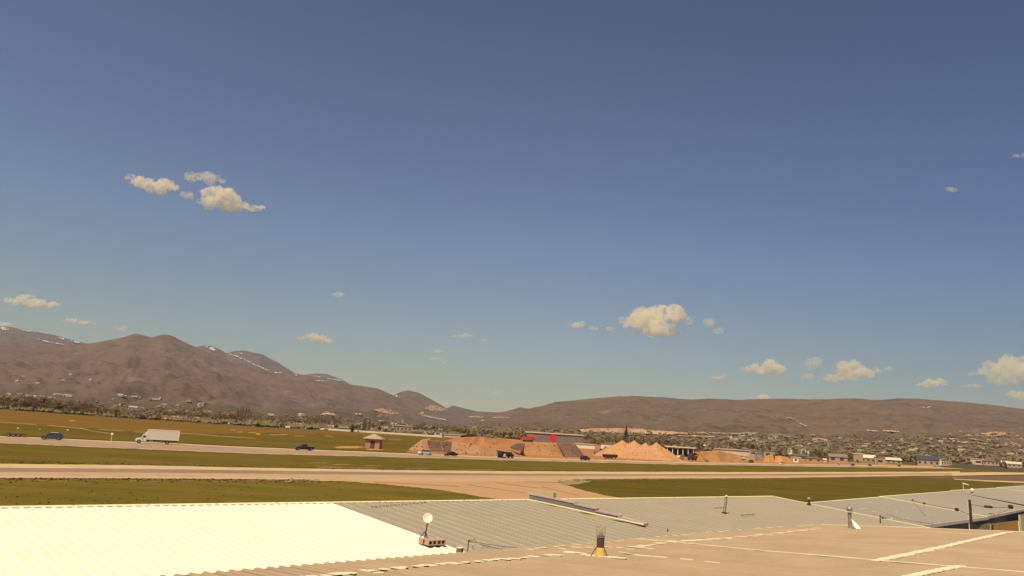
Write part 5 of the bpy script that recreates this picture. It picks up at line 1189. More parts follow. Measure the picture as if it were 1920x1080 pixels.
# the long dark shed behind the quarry with its pale roof edge, and the red disc
e = house(984, 1096, 812.5, 830.5, 'very long dark grey shed with a pale roof edge behind the flat topped bank', M_wgrey, M_rooflight, 'flat', 'shed', depth=20, nwin=0, name='long_shed')
P = at_y(1036.5, 833.5, e.location.y - 14); P.z = 0; k = ppm(P); zt = at_y(1036.5, 822, P.y).z
e = empty('round_red_sign', P, 0, 'round crimson disc standing in front of the long dark shed', 'sign')
MB().tube((0, -.1, zt), (0, .12, zt), 7.0 / k, n=32).build('disc', mat('crimson_sign_face', (.62, .018, .045), (.58, .018, .045), 2, rough=.6), e); MB().tube((0, .3, 0), (0, .3, zt), .18, n=8).build('post', M_dark, e)
B_ = [ # x0,x1,yt,yb,label,wall,roof,kind,cat,nwin
 (1079, 1116, 832, 841, 'long low pale roofed shed left of the tallest sand cone', M_wwhite, M_rooflight, 'flat', 'shed', 0),
 (1126, 1160, 831.5, 846, 'low white workshop with a dark band under its roof behind the sand cones', M_wwhite, M_wgrey, 'flat', 'workshop', 0),
 (1555, 1589, 851.5, 868, 'grey barn with a rounded pale roof right of the orange heaps', M_wtan, M_roofgrey, 'arch', 'barn', 2),
 (1601, 1618, 850.5, 866, 'white square block beside the rounded barn', M_wtan, M_rooflight, 'flat', 'building', 0),
 (1614, 1642, 853, 867, 'flat roofed pale building behind the lone utility post', M_wtan, M_rooflight, 'gable', 'building', 3),
 (1641, 1660, 857, 871, 'grey tan shed just right of the lone utility post', M_wtan, M_roofgrey, 'flat', 'shed', 1),
 (1652, 1690, 858, 869, 'long pink tan building with a pale low roof', M_wpink, M_rooflight, 'gable', 'building', 4),
 (1722, 1760, 855, 873, 'wide building with blue black roof and pale edge near the far road', M_wtan, mat('blue_black_roof', (.05, .05, .08), (.06, .06, .09), .5), 'gable', 'building', 4),
 (1752, 1765, 861, 872, 'white box shaped truck body at the right end of the blue black roofed building', M_wwhite, M_wwhite, 'flat', 'container', 1),
 (1766, 1784, 863, 872.5, 'row of pale doors beside the white box at the far road', M_wpink, M_roofgrey, 'flat', 'building', 4),
 (1821, 1844, 860.5, 871, 'cream square building with one long dark window near the right edge', M_wcream, M_wcream, 'flat', 'building', 1),
 (1845, 1872, 860.5, 872, 'brown row building right of the cream square one', M_wpink, M_roofbrown, 'gable', 'building', 4),
 (1878, 1889, 864, 872, 'white roofed hut near the right edge of the photo', M_wtan, M_rooflight, 'gable', 'house', 1),
 (1890, 1915, 866, 876, 'pinkish buildings cluster end at the right edge', M_wpink, M_wcream, 'gable', 'building', 3),
 (1487, 1497, 857, 867, 'small white cabin below the green roof', M_wwhite, M_wcream, 'flat', 'cabin', 1),
 (1482, 1516, 851, 862, 'building with a low dark green roof right of the orange heaps', M_wtan, M_roofgreen, 'hip', 'building', 2),
 (1512, 1540, 856.5, 866, 'brown hipped roof house right of the green roofed one', M_wtan, M_roofbrown, 'hip', 'house', 2),
 (1544, 1556, 860, 866, 'yellowish low shed left of the rounded barn', M_wcream, M_wcream, 'gable', 'shed', 0),
 (1419, 1436, 848.5, 856, 'building with dark green roof left of the pale pointed roof', M_wtan, M_roofgreen, 'hip', 'building', 0),
 (1432, 1450, 845, 858, 'house with a pale grey pointed roof behind the rounded orange heap', M_wtan, M_roofgrey, 'front', 'house', 1),
 (1389, 1404, 839, 850, 'dark brown house between bare trees above the long gravel bank', M_roofbrown, M_roofbrown, 'hip', 'house', 1),
 (1404, 1422, 842, 853, 'brown house with a hipped roof left of the green roof', M_wtan, M_roofbrown, 'hip', 'house', 1),
 (1340, 1406, 842.5, 853.5, 'very long low cream wall and roof behind the gravel bank', M_wcream, M_wcream, 'flat', 'warehouse', 0),
 (1313, 1328, 834, 841, 'pale roofed house left above the gravel bank', M_wtan, M_wcream, 'gable', 'house', 0),
 (1330, 1350, 832.5, 842, 'wide brown roofed house above the gravel bank', M_wpink, M_roofbrown, 'hip', 'house', 2),
 (1352, 1372, 835, 844, 'brown grey house second right above the gravel bank', M_wtan, M_roofgrey, 'hip', 'house', 2),
 (1385, 1408, 837.5, 841, 'house with a thin pale roof line above the long cream wall', M_wtan, M_rooflight, 'gable', 'house', 0),
 (1262, 1275, 834, 839, 'small cream house beside trees behind the rightmost cone', M_wcream, M_rooflight, 'gable', 'house', 0),
 (1275, 1298, 833, 840, 'low grey house behind the canopy building', M_wtan, M_roofgrey, 'gable', 'house', 0),
 # behind the white fence, left part
 (322, 333, 781.5, 788, 'small tan house at the left end of the white fence', M_wcream, M_wtan, 'gable', 'house', 1),
 (356, 372, 781.5, 788, 'low tan house behind the white fence above the box truck', M_wtan, M_roofgrey, 'gable', 'house', 0),
 (259, 269, 780, 784, 'tiny white shed in the tree belt above the box truck cab', M_wwhite, M_wwhite, 'gable', 'shed', 0),
 (285, 291, 782, 785, 'tiny white shed just right of the first tiny one', M_wwhite, M_wwhite, 'gable', 'shed', 0),
 (379, 386, 788, 791.5, 'small white cottage at the first fence gap', M_wwhite, M_rooflight, 'gable', 'cottage', 0),
 (418, 428, 789, 795, 'white fronted house at the gap in the white fence', M_wwhite, M_roofgrey, 'gable', 'house', 2),
 (430, 434, 792, 797, 'narrow white shed at the gap in the white fence', M_wwhite, M_wcream, 'flat', 'shed', 0),
 (452, 460, 790, 798, 'narrow tan house left of the pink fronted one', M_wtan, M_wcream, 'front', 'house', 0),
 (466, 477, 791.5, 799, 'pink fronted house with pale roof near the bare poplars', M_wpink, M_wcream, 'front', 'house', 1),
 (484, 495, 793, 799.5, 'cream cottage left of the wide tan house', M_wcream, M_roofgrey, 'gable', 'cottage', 1),
 (496, 520, 790.5, 800.5, 'wide tan house with brown roof behind the fence', M_wtan, M_roofbrown, 'gable', 'house', 3),
 (522, 532, 794, 801, 'grey house right of the wide tan house', M_wtan, M_roofgrey, 'hip', 'house', 1),
 (535, 548, 796.5, 802.5, 'pair of pale garage doors behind the fence', M_wcream, M_roofgrey, 'gable', 'garage', 2),
 (549, 568, 795, 803.5, 'flat fronted cream house with dark windows behind the pickup', M_wcream, M_roofgrey, 'gable', 'house', 3),
 (590, 606, 797.5, 805, 'dark low roofed house under the bare tree row', M_roofgrey, M_roofbrown, 'hip', 'house', 0),
 (613, 626, 795, 805, 'white gabled house under the right end of the bare tree row', M_wwhite, M_roofgrey, 'front', 'house', 1),
 (634, 656, 800, 808.5, 'low tan hipped house left of the brick hut', M_wtan, M_roofgrey, 'hip', 'house', 2),
 (688, 700, 803.5, 810, 'white paired houses behind the brick hut', M_wwhite, M_roofgrey, 'gable', 'house', 2),
 (712, 738, 797, 806, 'pale long building behind trees right of the brick hut', M_wcream, M_rooflight, 'flat', 'building', 0),
 (742, 772, 798, 810, 'large pink tan apartment house behind the white fence', M_wpink, M_rooflight, 'flat', 'apartment house', 4),
 (728, 744, 805, 811.5, 'tan gabled house with bright front left of the apartment house', M_wcream, M_wtan, 'front', 'house', 1),
 (765, 792, 806, 814, 'wide dark grey roofed house right of the apartment house', M_wtan, M_roofgrey, 'hip', 'house', 3),
 (794, 806, 807.5, 814, 'grey gabled house right of the wide dark roofed one', M_wcream, M_roofgrey, 'front', 'house', 1),
 (813, 829, 809, 817, 'cream gabled house above the pointed dirt heap', M_wcream, M_wtan, 'front', 'house', 1),
 (822, 832, 805, 808, 'small white roofed house among the trees above the dirt block', M_wwhite, M_rooflight, 'gable', 'house', 0),
 (831, 864, 814.8, 820.5, 'low bright white roofed shed at the right end of the white fence', M_wcream, M_wwhite, 'flat', 'shed', 0),
]
for (x0, x1, yt, yb, lab, wl, rf, kd_, cat, nw) in B_:
    if 300 < x0 < 570:      # keep them behind the fence line
        dy_ = max(0, yb - (interp(x0, [(305, 786.6), (829, 820.4)]) - 1.2)); yt, yb = yt - dy_, yb - dy_
    house(x0, x1, yt, yb, lab, wl, rf, kd_, cat, nwin=nw, name='house' if cat in ('house', 'cottage') else cat.replace(' ', '_'))
house(1247, 1304, 838, 856, 'open canopy building with pale flat roof and white posts behind the dark blue truck', M_wwhite, M_rooflight, 'flat', 'canopy building', nwin=0, name='canopy_building', canopy=6, depth=14)
# pale ruins of tall white frames behind the green roof
for (x, yt, yb, lab) in ((1450, 838, 851, 'first white tower house, leftmost of four behind the green roof'), (1481, 841, 855, 'second white tower house left of the green roof'), (1507, 842, 857, 'third white tower house behind the right end of the green roof'), (1519, 844, 856, 'fourth white tower house, rightmost of four')):
    house(x - 4.5, x + 4.5, yt, yb, lab, M_wwhite, M_wcream, 'front', 'tower house', nwin=1, name='tower_house', depth=8)
# lone utility post, radio post
P = hit(1645, 871); k = ppm(P); e = empty('utility_post', P, 0, 'lone slim brown utility post among the sheds near the far road', 'post'); MB().tube((0, 0, 0), (0, 0, 18 / k), .35, .28, 8).build('post', M_rust, e); MB().box((0, 0, 16 / k), (3.4 / k, .3, .3)).build('crossarm', M_rust, e)

# white vinyl fence: each panel between two posts
FY_ = [(305, 786.6), (829, 820.4)]
fx = [305, 316, 328, 340, 352, 364, 375, None, 379, 388, 397, 406, 415, 424, 433, None, 486, 496, 507, 518, 530, 541, 549, None, 570, 582, 594, 606, 618, 630, 642, 654, 666, 678, 690, 702, 714, 726, 738, 750, 762, 774, 786, 798, 810, 829]
FY = [(305, 786.4), (345, 789), (375, 791), (378, 792.6), (412, 795.5), (434, 797.5), (486, 801), (520, 802.6), (549, 803.3), (570, 804.5), (600, 807), (640, 809), (670, 811), (710, 813), (760, 816.2), (829, 820.6)]
Mfen = mat('cream_vinyl', (.74, .64, .46), (.68, .58, .42), .5, rough=.7)
runs = []; cur = []
for v in fx + [None]:
    if v is None: runs.append(cur); cur = []
    else: cur.append(v)
for ri, rn in enumerate(runs):
    P0 = at(rn[0], interp(rn[0], FY_), .03); e = empty('vinyl_fence', P0, 0, ('cream vinyl fence run farthest left above the box truck', 'second cream fence run left of the bare poplars', 'third cream fence run before the wide tan house', 'longest cream fence run from the pickup to the dirt heap')[ri], 'fence', 'cream vinyl fence runs')
    for a, c in zip(rn[:-1], rn[1:]):
        A_ = at(a, interp(a, FY_), .03) - P0; C_a = at(c, interp(c, FY_), .03) - P0; d = C_a - A_; h_ = 3.4 / ppm(A_ + P0)
        MB().box(((A_.x + C_a.x) / 2, (A_.y + C_a.y) / 2, h_ / 2), (d.length * .985, .12, h_), rz=math.atan2(d.y, d.x)).build('fence_panel', Mfen, e)
        MB().box((A_.x, A_.y, h_ * .55), (.3, .3, h_ * 1.1)).build('post', Mfen, e)
# ------------------------------------------------------------------ trees
M_trunk = mat('tree_bark', (.10, .075, .05), (.07, .05, .035), 3)
def leafm(n, a, b): return mat(n, a, b, 2.2, rough=.9, coord='Object', t=(.3, .7))
M_bare = leafm('bare_twig_brown', (.26, .165, .09), (.17, .11, .06)); M_olive = leafm('budding_olive_leaves', (.26, .20, .055), (.15, .125, .035))
M_dkgr = leafm('dark_conifer_needles', (.05, .058, .028), (.07, .072, .034)); M_yel2 = leafm('fresh_yellow_green_leaves', (.22, .185, .05), (.16, .135, .04))
M_red = leafm('reddish_brown_twigs', (.27, .14, .08), (.18, .10, .06))
def tree_mesh(kind, seed, m, m2=None):
    r_ = random.Random(seed); b = MB(); tr = MB()
    tr.tube((0, 0, -.03), (0, 0, .45), .022, .012, 6); tr.tube((0, 0, .4), (r_.uniform(-.03, .03), 0, .9), .012, .004, 5)
    for i in range(5):
        a = r_.uniform(0, 6.28); z = r_.uniform(.22, .5); l = r_.uniform(.12, .26)
        tr.tube((0, 0, z), (math.cos(a) * l, math.sin(a) * l, z + l * 1.2), .008, .003, 4)
    W = dict(bare=.36, round=.42, poplar=.14, conifer=.20, broad=.52)[kind]
    N = dict(bare=420, round=380, poplar=300, conifer=420, broad=420)[kind]
    lobes = [(r_.uniform(-.5, .5) * W, r_.uniform(-.5, .5) * W, r_.uniform(.45, .8), r_.uniform(.45, .75)) for _ in range(7)]
    for i in range(N):
        if kind == 'conifer':
            z = r_.random() ** 1.25 * .94 + .05; R_ = W * (1 - z) ** .85 * r_.uniform(.55, 1.08); a = r_.uniform(0, 6.28)
            R_ *= 1 + .18 * math.sin(a * 3 + seed + z * 9); x, y = math.cos(a) * R_, math.sin(a) * R_; s = .032 + .03 * (1 - z); up = (-.4, .35)
        elif kind == 'poplar':
            z = r_.uniform(.10, 1.0); R_ = W * (math.sin(math.pi * min(1, (z * .85 + .12))) ** .6) * r_.uniform(.1, 1.05); a = r_.uniform(0, 6.28)
            x, y = math.cos(a) * R_, math.sin(a) * R_; s = .035; up = (.5, 2.2)
        else:
            lb = lobes[r_.randrange(7)]; u = Vector((r_.gauss(0, 1), r_.gauss(0, 1), r_.gauss(0, 1))).normalized() * r_.random() ** .4
            x = lb[0] + u.x * W * .5 * lb[3]; y = lb[1] + u.y * W * .5 * lb[3]; z = lb[2] + u.z * (.32 if kind != 'broad' else .26) * lb[3] * 1.15
            z = max(.14, min(1.0, z)); s = .040 if kind != 'bare' else .034; up = (.0, 1.2) if kind == 'bare' else (-.5, .5)
        d = Vector((r_.uniform(-1, 1), r_.uniform(-1, 1), r_.uniform(*up))).normalized(); e_ = d.orthogonal().normalized(); e_.rotate(Matrix.Rotation(r_.uniform(0, 6.28), 3, d))
        wd = .35 if kind == 'bare' else .8; c = Vector((x, y, z)); l = s * r_.uniform(.7, 1.7)
        b.mat(1 if (m2 is not None and r_.random() < .35) else 0); b.add([c - d * l - e_ * l * wd * .6, c + e_ * l * wd, c + d * l, ], [(0, 1, 2)])
    return b, tr
TM = {}
def tree_proto(key, kind, seed, m, m2):
    b, tr = tree_mesh(kind, seed, m, m2)
    me = bpy.data.meshes.new('crown_' + key); me.from_pydata(b.v, [], b.f); me.materials.append(m); me.materials.append(m2 or m); me.polygons.foreach_set('material_index', b.m); me.update()
    mt = bpy.data.meshes.new('trunk_' + key); mt.from_pydata(tr.v, [], tr.f); mt.materials.append(M_trunk); mt.update()
    TM[key] = (me, mt)
for kd, kind, ms in (('bare', 'bare', (M_bare, M_red)), ('red', 'bare', (M_red, M_bare)), ('olive', 'round', (M_olive, M_bare)), ('green', 'broad', (M_olive, M_yel2)), ('yellow', 'round', (M_yel2, M_olive)), ('poplar', 'poplar', (M_red, M_olive)), ('gpoplar', 'poplar', (M_yel2, M_olive)), ('conifer', 'conifer', (M_dkgr, M_dkgr)), ('dark', 'broad', (M_dkgr, M_bare))):
    for s_ in range(3): tree_proto(kd + str(s_), kind, len(TM) * 13 + 5, ms[0], ms[1])
DESC = dict(bare='bare grey brown tree', red='bare reddish brown tree', olive='budding olive tree', green='broad olive green tree', yellow='fresh yellow green tree', poplar='tall narrow bare poplar', gpoplar='narrow yellow green poplar', conifer='dark pointed conifer', dark='dark bushy tree')
NAMES = dict(bare='bare_tree', red='bare_tree', olive='budding_tree', green='leafy_tree', yellow='leafy_tree', poplar='poplar_tree', gpoplar='poplar_tree', conifer='conifer_tree', dark='bushy_tree')
MARK = [(0, 'the left photo edge'), (34, 'the first marker box'), (75, 'the orange marker box'), (97, 'the grey minivan'), (127, 'the third marker box'), (160, 'the far dry tracks'), (208, 'the instrument post'), (262, 'the box truck cab'), (290, 'the box truck'), (325, 'the box truck tail'), (364, 'the low tan fence house'), (382, 'the small white cottage'), (423, 'the white fronted house'), (455, 'the bare poplars'), (471, 'the pink fronted house'), (490, 'the cream cottage'), (508, 'the wide tan house'), (541, 'the pale garage'), (570, 'the pickup truck'), (598, 'the dark low house'), (620, 'the white gabled house'), (645, 'the hipped tan house'), (672, 'the fence middle'), (698, 'the brick hut'), (725, 'the pale long building'), (757, 'the apartment house'), (778, 'the wide dark roofed house'), (797, 'the white wagon'), (821, 'the cream gabled house'), (847, 'the white roofed shed'), (880, 'the brown earth rise'), (911, 'the small pale cone'), (948, 'the dump truck'), (988, 'the orange machine'), (1036, 'the red disc'), (1070, 'the long shed end'), (1097, 'the dark red car'), (1123, 'the excavator'), (1145, 'the black trailer'), (1167, 'the tallest sand cone'), (1189, 'the second sand cone'), (1210, 'the blunt sand cone'), (1231, 'the right sand cone'), (1268, 'the canopy building'), (1299, 'the dark blue truck'), (1323, 'the small tan car'), (1345, 'the gravel bank crest'), (1372, 'the gravel bank end'), (1392, 'the cream loader'), (1408, 'the dark brown car'), (1442, 'the rounded orange heap'), (1466, 'the white car'), (1500, 'the green roof'), (1526, 'the brown hipped house'), (1550, 'the yellowish shed'), (1572, 'the rounded barn'), (1610, 'the white block'), (1645, 'the lone utility post'), (1672, 'the pink tan building'), (1700, 'the far green car'), (1740, 'the blue black roof'), (1775, 'the pale door row'), (1800, 'the bare lot'), (1832, 'the cream square building'), (1860, 'the brown row building'), (1884, 'the white roofed hut'), (1912, 'the right photo edge')]
USED = {}
def near_phrase(x, y, base):
    i = min(range(len(MARK)), key=lambda j: abs(MARK[j][0] - x)); mx, mn_ = MARK[i]; d = x - mx
    pos = 'straight above' if abs(d) < 4 else ('just right of' if d > 0 else 'just left of') if abs(d) < 9 else ('above and right of' if d > 0 else 'above and left of')
    return f'{base} {pos} {mn_}'
SIZEW = lambda h, lo, hi: 'small ' if h < lo else 'large ' if h > hi else ''
def add_tree(key, x, yb, hpx, parts=True, wmul=1.0, label=None):
    P = hit(x, yb); k = ppm(P); H = hpx / k; v = rng.randrange(3); me, mt = TM[key + str(v)]
    lab = label or near_phrase(x, yb, SIZEW(hpx, 10, 19) + DESC[key]); zone = int(x // 240)
    e = empty(NAMES[key], P, rng.uniform(0, 6.28), lab, 'tree'); USED.setdefault(lab, []).append(e)
    e.scale = (H * wmul, H * wmul, H)
    c = bpy.data.objects.new('crown', me); sc.collection.objects.link(c); c.parent = e
    if parts: t = bpy.data.objects.new('trunk', mt); sc.collection.objects.link(t); t.parent = e
    return e
def belt(x0, x1, n, base, hr, kinds, dy=2.0, parts=True, wm=(1.0, 1.5)):
    for i in range(n):
        x = x0 + (x1 - x0) * (i + rng.uniform(.05, .95)) / n; yb = interp(x, base) + rng.uniform(-dy, 0)
        add_tree(rng.choice(kinds), x, yb, rng.uniform(*hr), parts, rng.uniform(*wm))
FTs = off(FT, -.6)
belt(-15, 170, 46, FTs, (17, 28), ['bare', 'bare', 'bare', 'red', 'bare', 'red', 'dark'], wm=(1.1, 1.9))
belt(160, 300, 20, FTs, (10, 19), ['bare', 'olive', 'red', 'olive', 'red'], wm=(1.1, 1.7))
belt(298, 440, 26, off(FY_, -1.6), (11, 19), ['bare', 'olive', 'green', 'red', 'olive'])
for x, h in ((443, 28), (448, 31), (452.5, 32), (458, 31), (463, 29), (468, 26)): add_tree('poplar', x, 795, h, wmul=rng.uniform(.5, .7))
belt(474, 572, 16, off(FY_, -1.6), (9, 18), ['bare', 'olive', 'green', 'red'])
belt(572, 632, 11, off(FY_, -1.8), (21, 29), ['red', 'bare', 'red'], wm=(.9, 1.2))
for x, yb, h, kd in ((629, 807, 12, 'dark'), (660, 810, 15, 'conifer'), (665, 810, 14, 'dark'), (681, 810, 24, 'gpoplar'), (684, 810, 20, 'gpoplar'), (691, 810, 22, 'poplar'), (699, 810, 20, 'bare'), (672, 810, 14, 'olive'), (711, 811, 13, 'dark'), (721, 812, 11, 'green'), (735, 812, 10, 'dark')): add_tree(kd, x, yb, h)
belt(700, 870, 20, [(700, 806), (870, 817)], (10, 19), ['olive', 'bare', 'red', 'green', 'dark'])
for x, yb, h, kd in ((855, 817, 17, 'green'), (862, 817, 15, 'yellow'), (869, 818, 13, 'dark'), (875, 818, 16, 'green'), (712.5, 839, 9, 'dark'), (944, 822, 14, 'conifer'), (950, 822, 13, 'dark')): add_tree(kd, x, yb, h)
belt(870, 1000, 20, [(870, 818), (1000, 825)], (9, 16), ['green', 'olive', 'dark', 'yellow', 'conifer'])
belt(1000, 1095, 9, [(1000, 817), (1095, 826)], (6, 9), ['dark', 'green'])
belt(1094, 1260, 24, [(1094, 836), (1260, 842)], (14, 23), ['red', 'olive', 'bare', 'yellow', 'green'])
add_tree('conifer', 1173.5, 833, 33, wmul=.85, label='tallest dark pointed conifer rising behind the sand cones'); add_tree('conifer', 1190, 832, 16, wmul=1.1, label='middle small dark conifer between two sand cone peaks'); add_tree('conifer', 1206.5, 834, 16, wmul=1.1, label='rightmost small dark conifer above the blunt sand cone')
belt(1250, 1420, 28, [(1250, 841), (1420, 848)], (9, 18), ['olive', 'bare', 'green', 'red', 'dark'])
belt(1400, 1560, 24, [(1400, 850), (1560, 862)], (9, 19), ['olive', 'bare', 'green', 'dark', 'yellow'])
add_tree('dark', 1593, 869, 17, wmul=1.1); add_tree('dark', 1609, 869.5, 8, wmul=1.2); add_tree('olive', 1532, 858, 18); add_tree('yellow', 1537, 862, 20); add_tree('dark', 1545, 865, 10)
belt(1560, 1760, 24, [(1560, 862), (1760, 868)], (7, 14), ['olive', 'green', 'bare', 'dark', 'yellow'])
belt(1765, 1925, 18, [(1765, 866), (1925, 874)], (6, 12), ['bare', 'olive', 'dark', 'red'])

# far town: small houses that can still be told apart, each a thing
def house_mesh(wall, roof, w_, d_, h_, kind):
    b = MB(); b.mat(0).box((0, 0, h_ * .3), (w_, d_, h_ * .6 + 1.0)); b.mat(1); a, c, z, H = w_ / 2 + .4, d_ / 2 + .4, h_ * .6 + .51, h_ + .5
    if kind: b.add([(-a, -c, z), (a, -c, z), (a, c, z), (-a, c, z), (-a, 0, H), (a, 0, H)], [(0, 1, 5, 4), (2, 3, 4, 5), (0, 4, 3), (1, 2, 5), (0, 3, 2, 1)])
    else: b.add([(-a, -c, z), (a, -c, z), (a, c, z), (-a, c, z), (0, -c, H), (0, c, H)], [(0, 4, 5, 3), (1, 2, 5, 4), (0, 1, 4), (2, 3, 5), (0, 3, 2, 1)])
    me = bpy.data.meshes.new('far_house'); me.from_pydata(b.v, [], b.f); me.materials.append(wall); me.materials.append(roof); me.polygons.foreach_set('material_index', b.m); me.update(); return me
M_fw = mat('far_white_wall', (.50, .43, .34), (.42, .36, .28), .5, spec=.1); M_fr = mat('far_pale_roof', (.50, .42, .32), (.42, .35, .27), .5, spec=.1)
HV = [(house_mesh(M_fw, M_fr, 14, 9, 6, 1), 'white pale roofed house'), (house_mesh(M_fw, M_roofgrey, 12, 9, 7, 0), 'white grey roofed house'), (house_mesh(M_wcream, M_roofbrown, 13, 10, 6, 1), 'cream brown roofed house'), (house_mesh(M_wtan, M_roofgrey, 15, 10, 6, 1), 'tan grey roofed house'), (house_mesh(M_wpink, M_roofbrown, 12, 10, 7, 0), 'pinkish brown roofed house'), (house_mesh(M_wcream, M_fr, 22, 9, 5, 1), 'long cream pale roofed building')]
def far_house(x, y, v=None, s=1.0):
    P = hit(x, y)
    if P is None or P.y > 4600: return
    v = rng.randrange(6) if v is None else v; o = bpy.data.objects.new('far_house', HV[v][0]); sc.collection.objects.link(o); o.location = P; o.rotation_euler = (0, 0, rng.uniform(-1.2, 1.2)); o.scale = (s, s, s)
    lab = near_phrase(x, y, 'far ' + HV[v][1]); tag(o, lab, 'house'); USED.setdefault(lab, []).append(o)
for i in range(24): x = rng.uniform(0, 100); far_house(x, 738 + x * .085 + rng.uniform(-1.5, 1.5), rng.choice([0, 1, 5, 3]), rng.uniform(.6, 1.0))
for x, y in ((108, 741.5), (113, 742), (118, 742.5), (123, 743), (127, 743.5)): far_house(x, y, 5, 1.3)
for x, y, s_ in ((226, 743, 1.5), (232, 744.5, 1.2), (243, 746, 1), (251, 746, 1.3), (255, 745, 1), (262, 746.5, 1), (292, 750, 1.8), (297, 750, 1.4), (353, 753, 1.8), (375, 761, 1.5), (382, 761, 1.5), (298, 763, 1.3), (249, 768, 1.6), (212, 750, 1), (282, 749, .9), (565, 780, 1.7), (568, 780.5, 1.4), (509, 779, 1.2), (613, 779, 1.5), (607, 779, 1.2), (669, 778, 1.4), (675, 778, 1.4), (713, 791, 1), (748, 792.5, 1), (756, 793.5, 1), (741, 797, 1.2), (736, 796, 1.2), (872, 794.5, 1.3), (878, 795, 1.3), (882, 791, 1.2), (886, 791, 1.2), (905, 789.5, 1.1), (711, 781, .8), (722, 783, .8), (733, 785, .8), (790, 788, .9)): far_house(x, y, rng.choice([0, 0, 1, 5]), s_)
for i in range(10): far_house(rng.uniform(0, 200), rng.uniform(703, 722), rng.choice([0, 1, 3]), 1.1)
for i in range(14): x = rng.uniform(170, 430); far_house(x, 748 + (x - 170) * .07 + rng.uniform(0, 18), None, .9)
for i in range(34): x = rng.uniform(560, 900); far_house(x, 780 + (x - 560) * .05 + rng.uniform(0, 12), None, .8)
def rnd_zone(n, x0, x1, f0, f1, vs=None, s=(.5, .95)):
    for i in range(n):
        x = rng.uniform(x0, x1); t = rng.random(); far_house(x, f0(x) + (f1(x) - f0(x)) * t, vs and rng.choice(vs), rng.uniform(*s))
rnd_zone(42, 1355, 1480, lambda x: 815 + (x - 1355) * .01, lambda x: 832 + (x - 1355) * .05)
rnd_zone(62, 1480, 1760, lambda x: 821 + (x - 1480) * .01, lambda x: 842 + (x - 1480) * .06, s=(.4, .8))
rnd_zone(64, 1760, 1925, lambda x: 808 + (x - 1760) * .02, lambda x: 860 + (x - 1760) * .04, s=(.4, .8))
# labels shared by things nothing tells apart: same group, so that the phrase stays true of all of them
for lab, os_ in USED.items():
    if len(os_) > 1:
        for o in os_: o['group'] = lab
    else:
        os_[0]['group'] = 'trees of the valley belt' if os_[0]['category'] == 'tree' else 'houses of the far town'

# far-off scrub, gardens and streets that read as one mass
def in_wood(x, y):
    if x < 480: return y > 742 + x * .058 and rng.random() < .9
    if x < 960: return y > 778 + (x - 480) * .03
    if x < 1320: return y > 803 + (x - 960) * .028
    return y > 815 + max(0, x - 1320) * .004 and rng.random() < .85
b = MB(); b2_ = MB(); n_ = 0
while n_ < 5600:
    x = rng.uniform(-40, 1960); yb_ = interp(x, [(0, 768), (300, 788), (480, 800), (800, 816), (1000, 825), (1320, 845), (1500, 858), (1760, 868), (1920, 872)])
    y = yb_ - abs(rng.gauss(0, 1)) * (14 if x < 1300 else 24)
    if not in_wood(x, y): continue
    P = hit(x, y)
    if P is None or P.y > 5200: continue
    n_ += 1; s_ = rng.uniform(1.4, 3.6) * (1 + P.y / 5000); hh = s_ * rng.uniform(.9, 1.9)
    col = rng.choices([0, 1, 2, 3, 4], [3, 5, 3.5, .7, .8] if x < 1000 else [4, 5, 3, 1, 1.2])[0]; b.mat(col)
    if col == 4: hh *= 1.3; s_ *= .6
    for q in range(4):
        a = rng.uniform(0, 6.28); ox, oy = rng.uniform(-1, 1) * s_, rng.uniform(-1, 1) * s_; r_ = s_ * rng.uniform(.5, .9); z0 = P.z - .3
        vs = [(P.x + ox + math.cos(a + j * 1.571) * r_, P.y + oy + math.sin(a + j * 1.571) * r_, z0 + hh * rng.uniform(.2, .6)) for j in range(4)]
        b.add(vs + [(P.x + ox, P.y + oy, z0), (P.x + ox + rng.uniform(-.3, .3) * r_, P.y + oy, z0 + hh * rng.uniform(.8, 1.1))], [(0, 1, 5), (1, 2, 5), (2, 3, 5), (3, 0, 5), (1, 0, 4), (2, 1, 4), (3, 2, 4), (0, 3, 4)])
M_s1 = leafm('far_scrub_olive', (.22, .185, .075), (.16, .135, .06)); M_s2 = leafm('far_scrub_brown', (.21, .15, .095), (.16, .115, .075)); M_s3 = leafm('far_scrub_red', (.23, .14, .09), (.18, .11, .075)); M_s4 = leafm('far_scrub_green', (.22, .195, .07), (.16, .145, .055)); M_s5 = leafm('far_scrub_dark', (.07, .065, .04), (.09, .075, .045))
tag(b.build('distant_scrub_and_groves', [M_s1, M_s2, M_s3, M_s4, M_s5]), kind='stuff')
# bush beside the hut
# ------------------------------------------------------------------ clouds
cm = bpy.data.materials.new('cloud_vapour'); cm.use_nodes = True; cn = cm.node_tree; cn.nodes.clear()
co = cn.nodes.new('ShaderNodeOutputMaterial'); cv = cn.nodes.new('ShaderNodeVolumePrincipled')
cv.inputs['Color'].default_value = (.999, .972, .86, 1); cv.inputs['Anisotropy'].default_value = .2
def cattr(nm):
    q = cn.nodes.new('ShaderNodeAttribute'); q.attribute_type = 'OBJECT'; q.attribute_name = nm; return q.outputs['Fac']
def cmath(op, a, b, clamp=False):
    q = cn.nodes.new('ShaderNodeMath'); q.operation = op; q.use_clamp = clamp
    for i, v in ((0, a), (1, b)):
        if isinstance(v, (int, float)): q.inputs[i].default_value = v
        else: cn.links.new(v, q.inputs[i])
    return q.outputs[0]
ctc = cn.nodes.new('ShaderNodeTexCoord'); cnz = cn.nodes.new('ShaderNodeTexNoise'); cnz.inputs['Detail'].default_value = 4; cnz.inputs['Roughness'].default_value = .6
cn.links.new(ctc.outputs['Object'], cnz.inputs[0]); cn.links.new(cattr('grain'), cnz.inputs['Scale'])
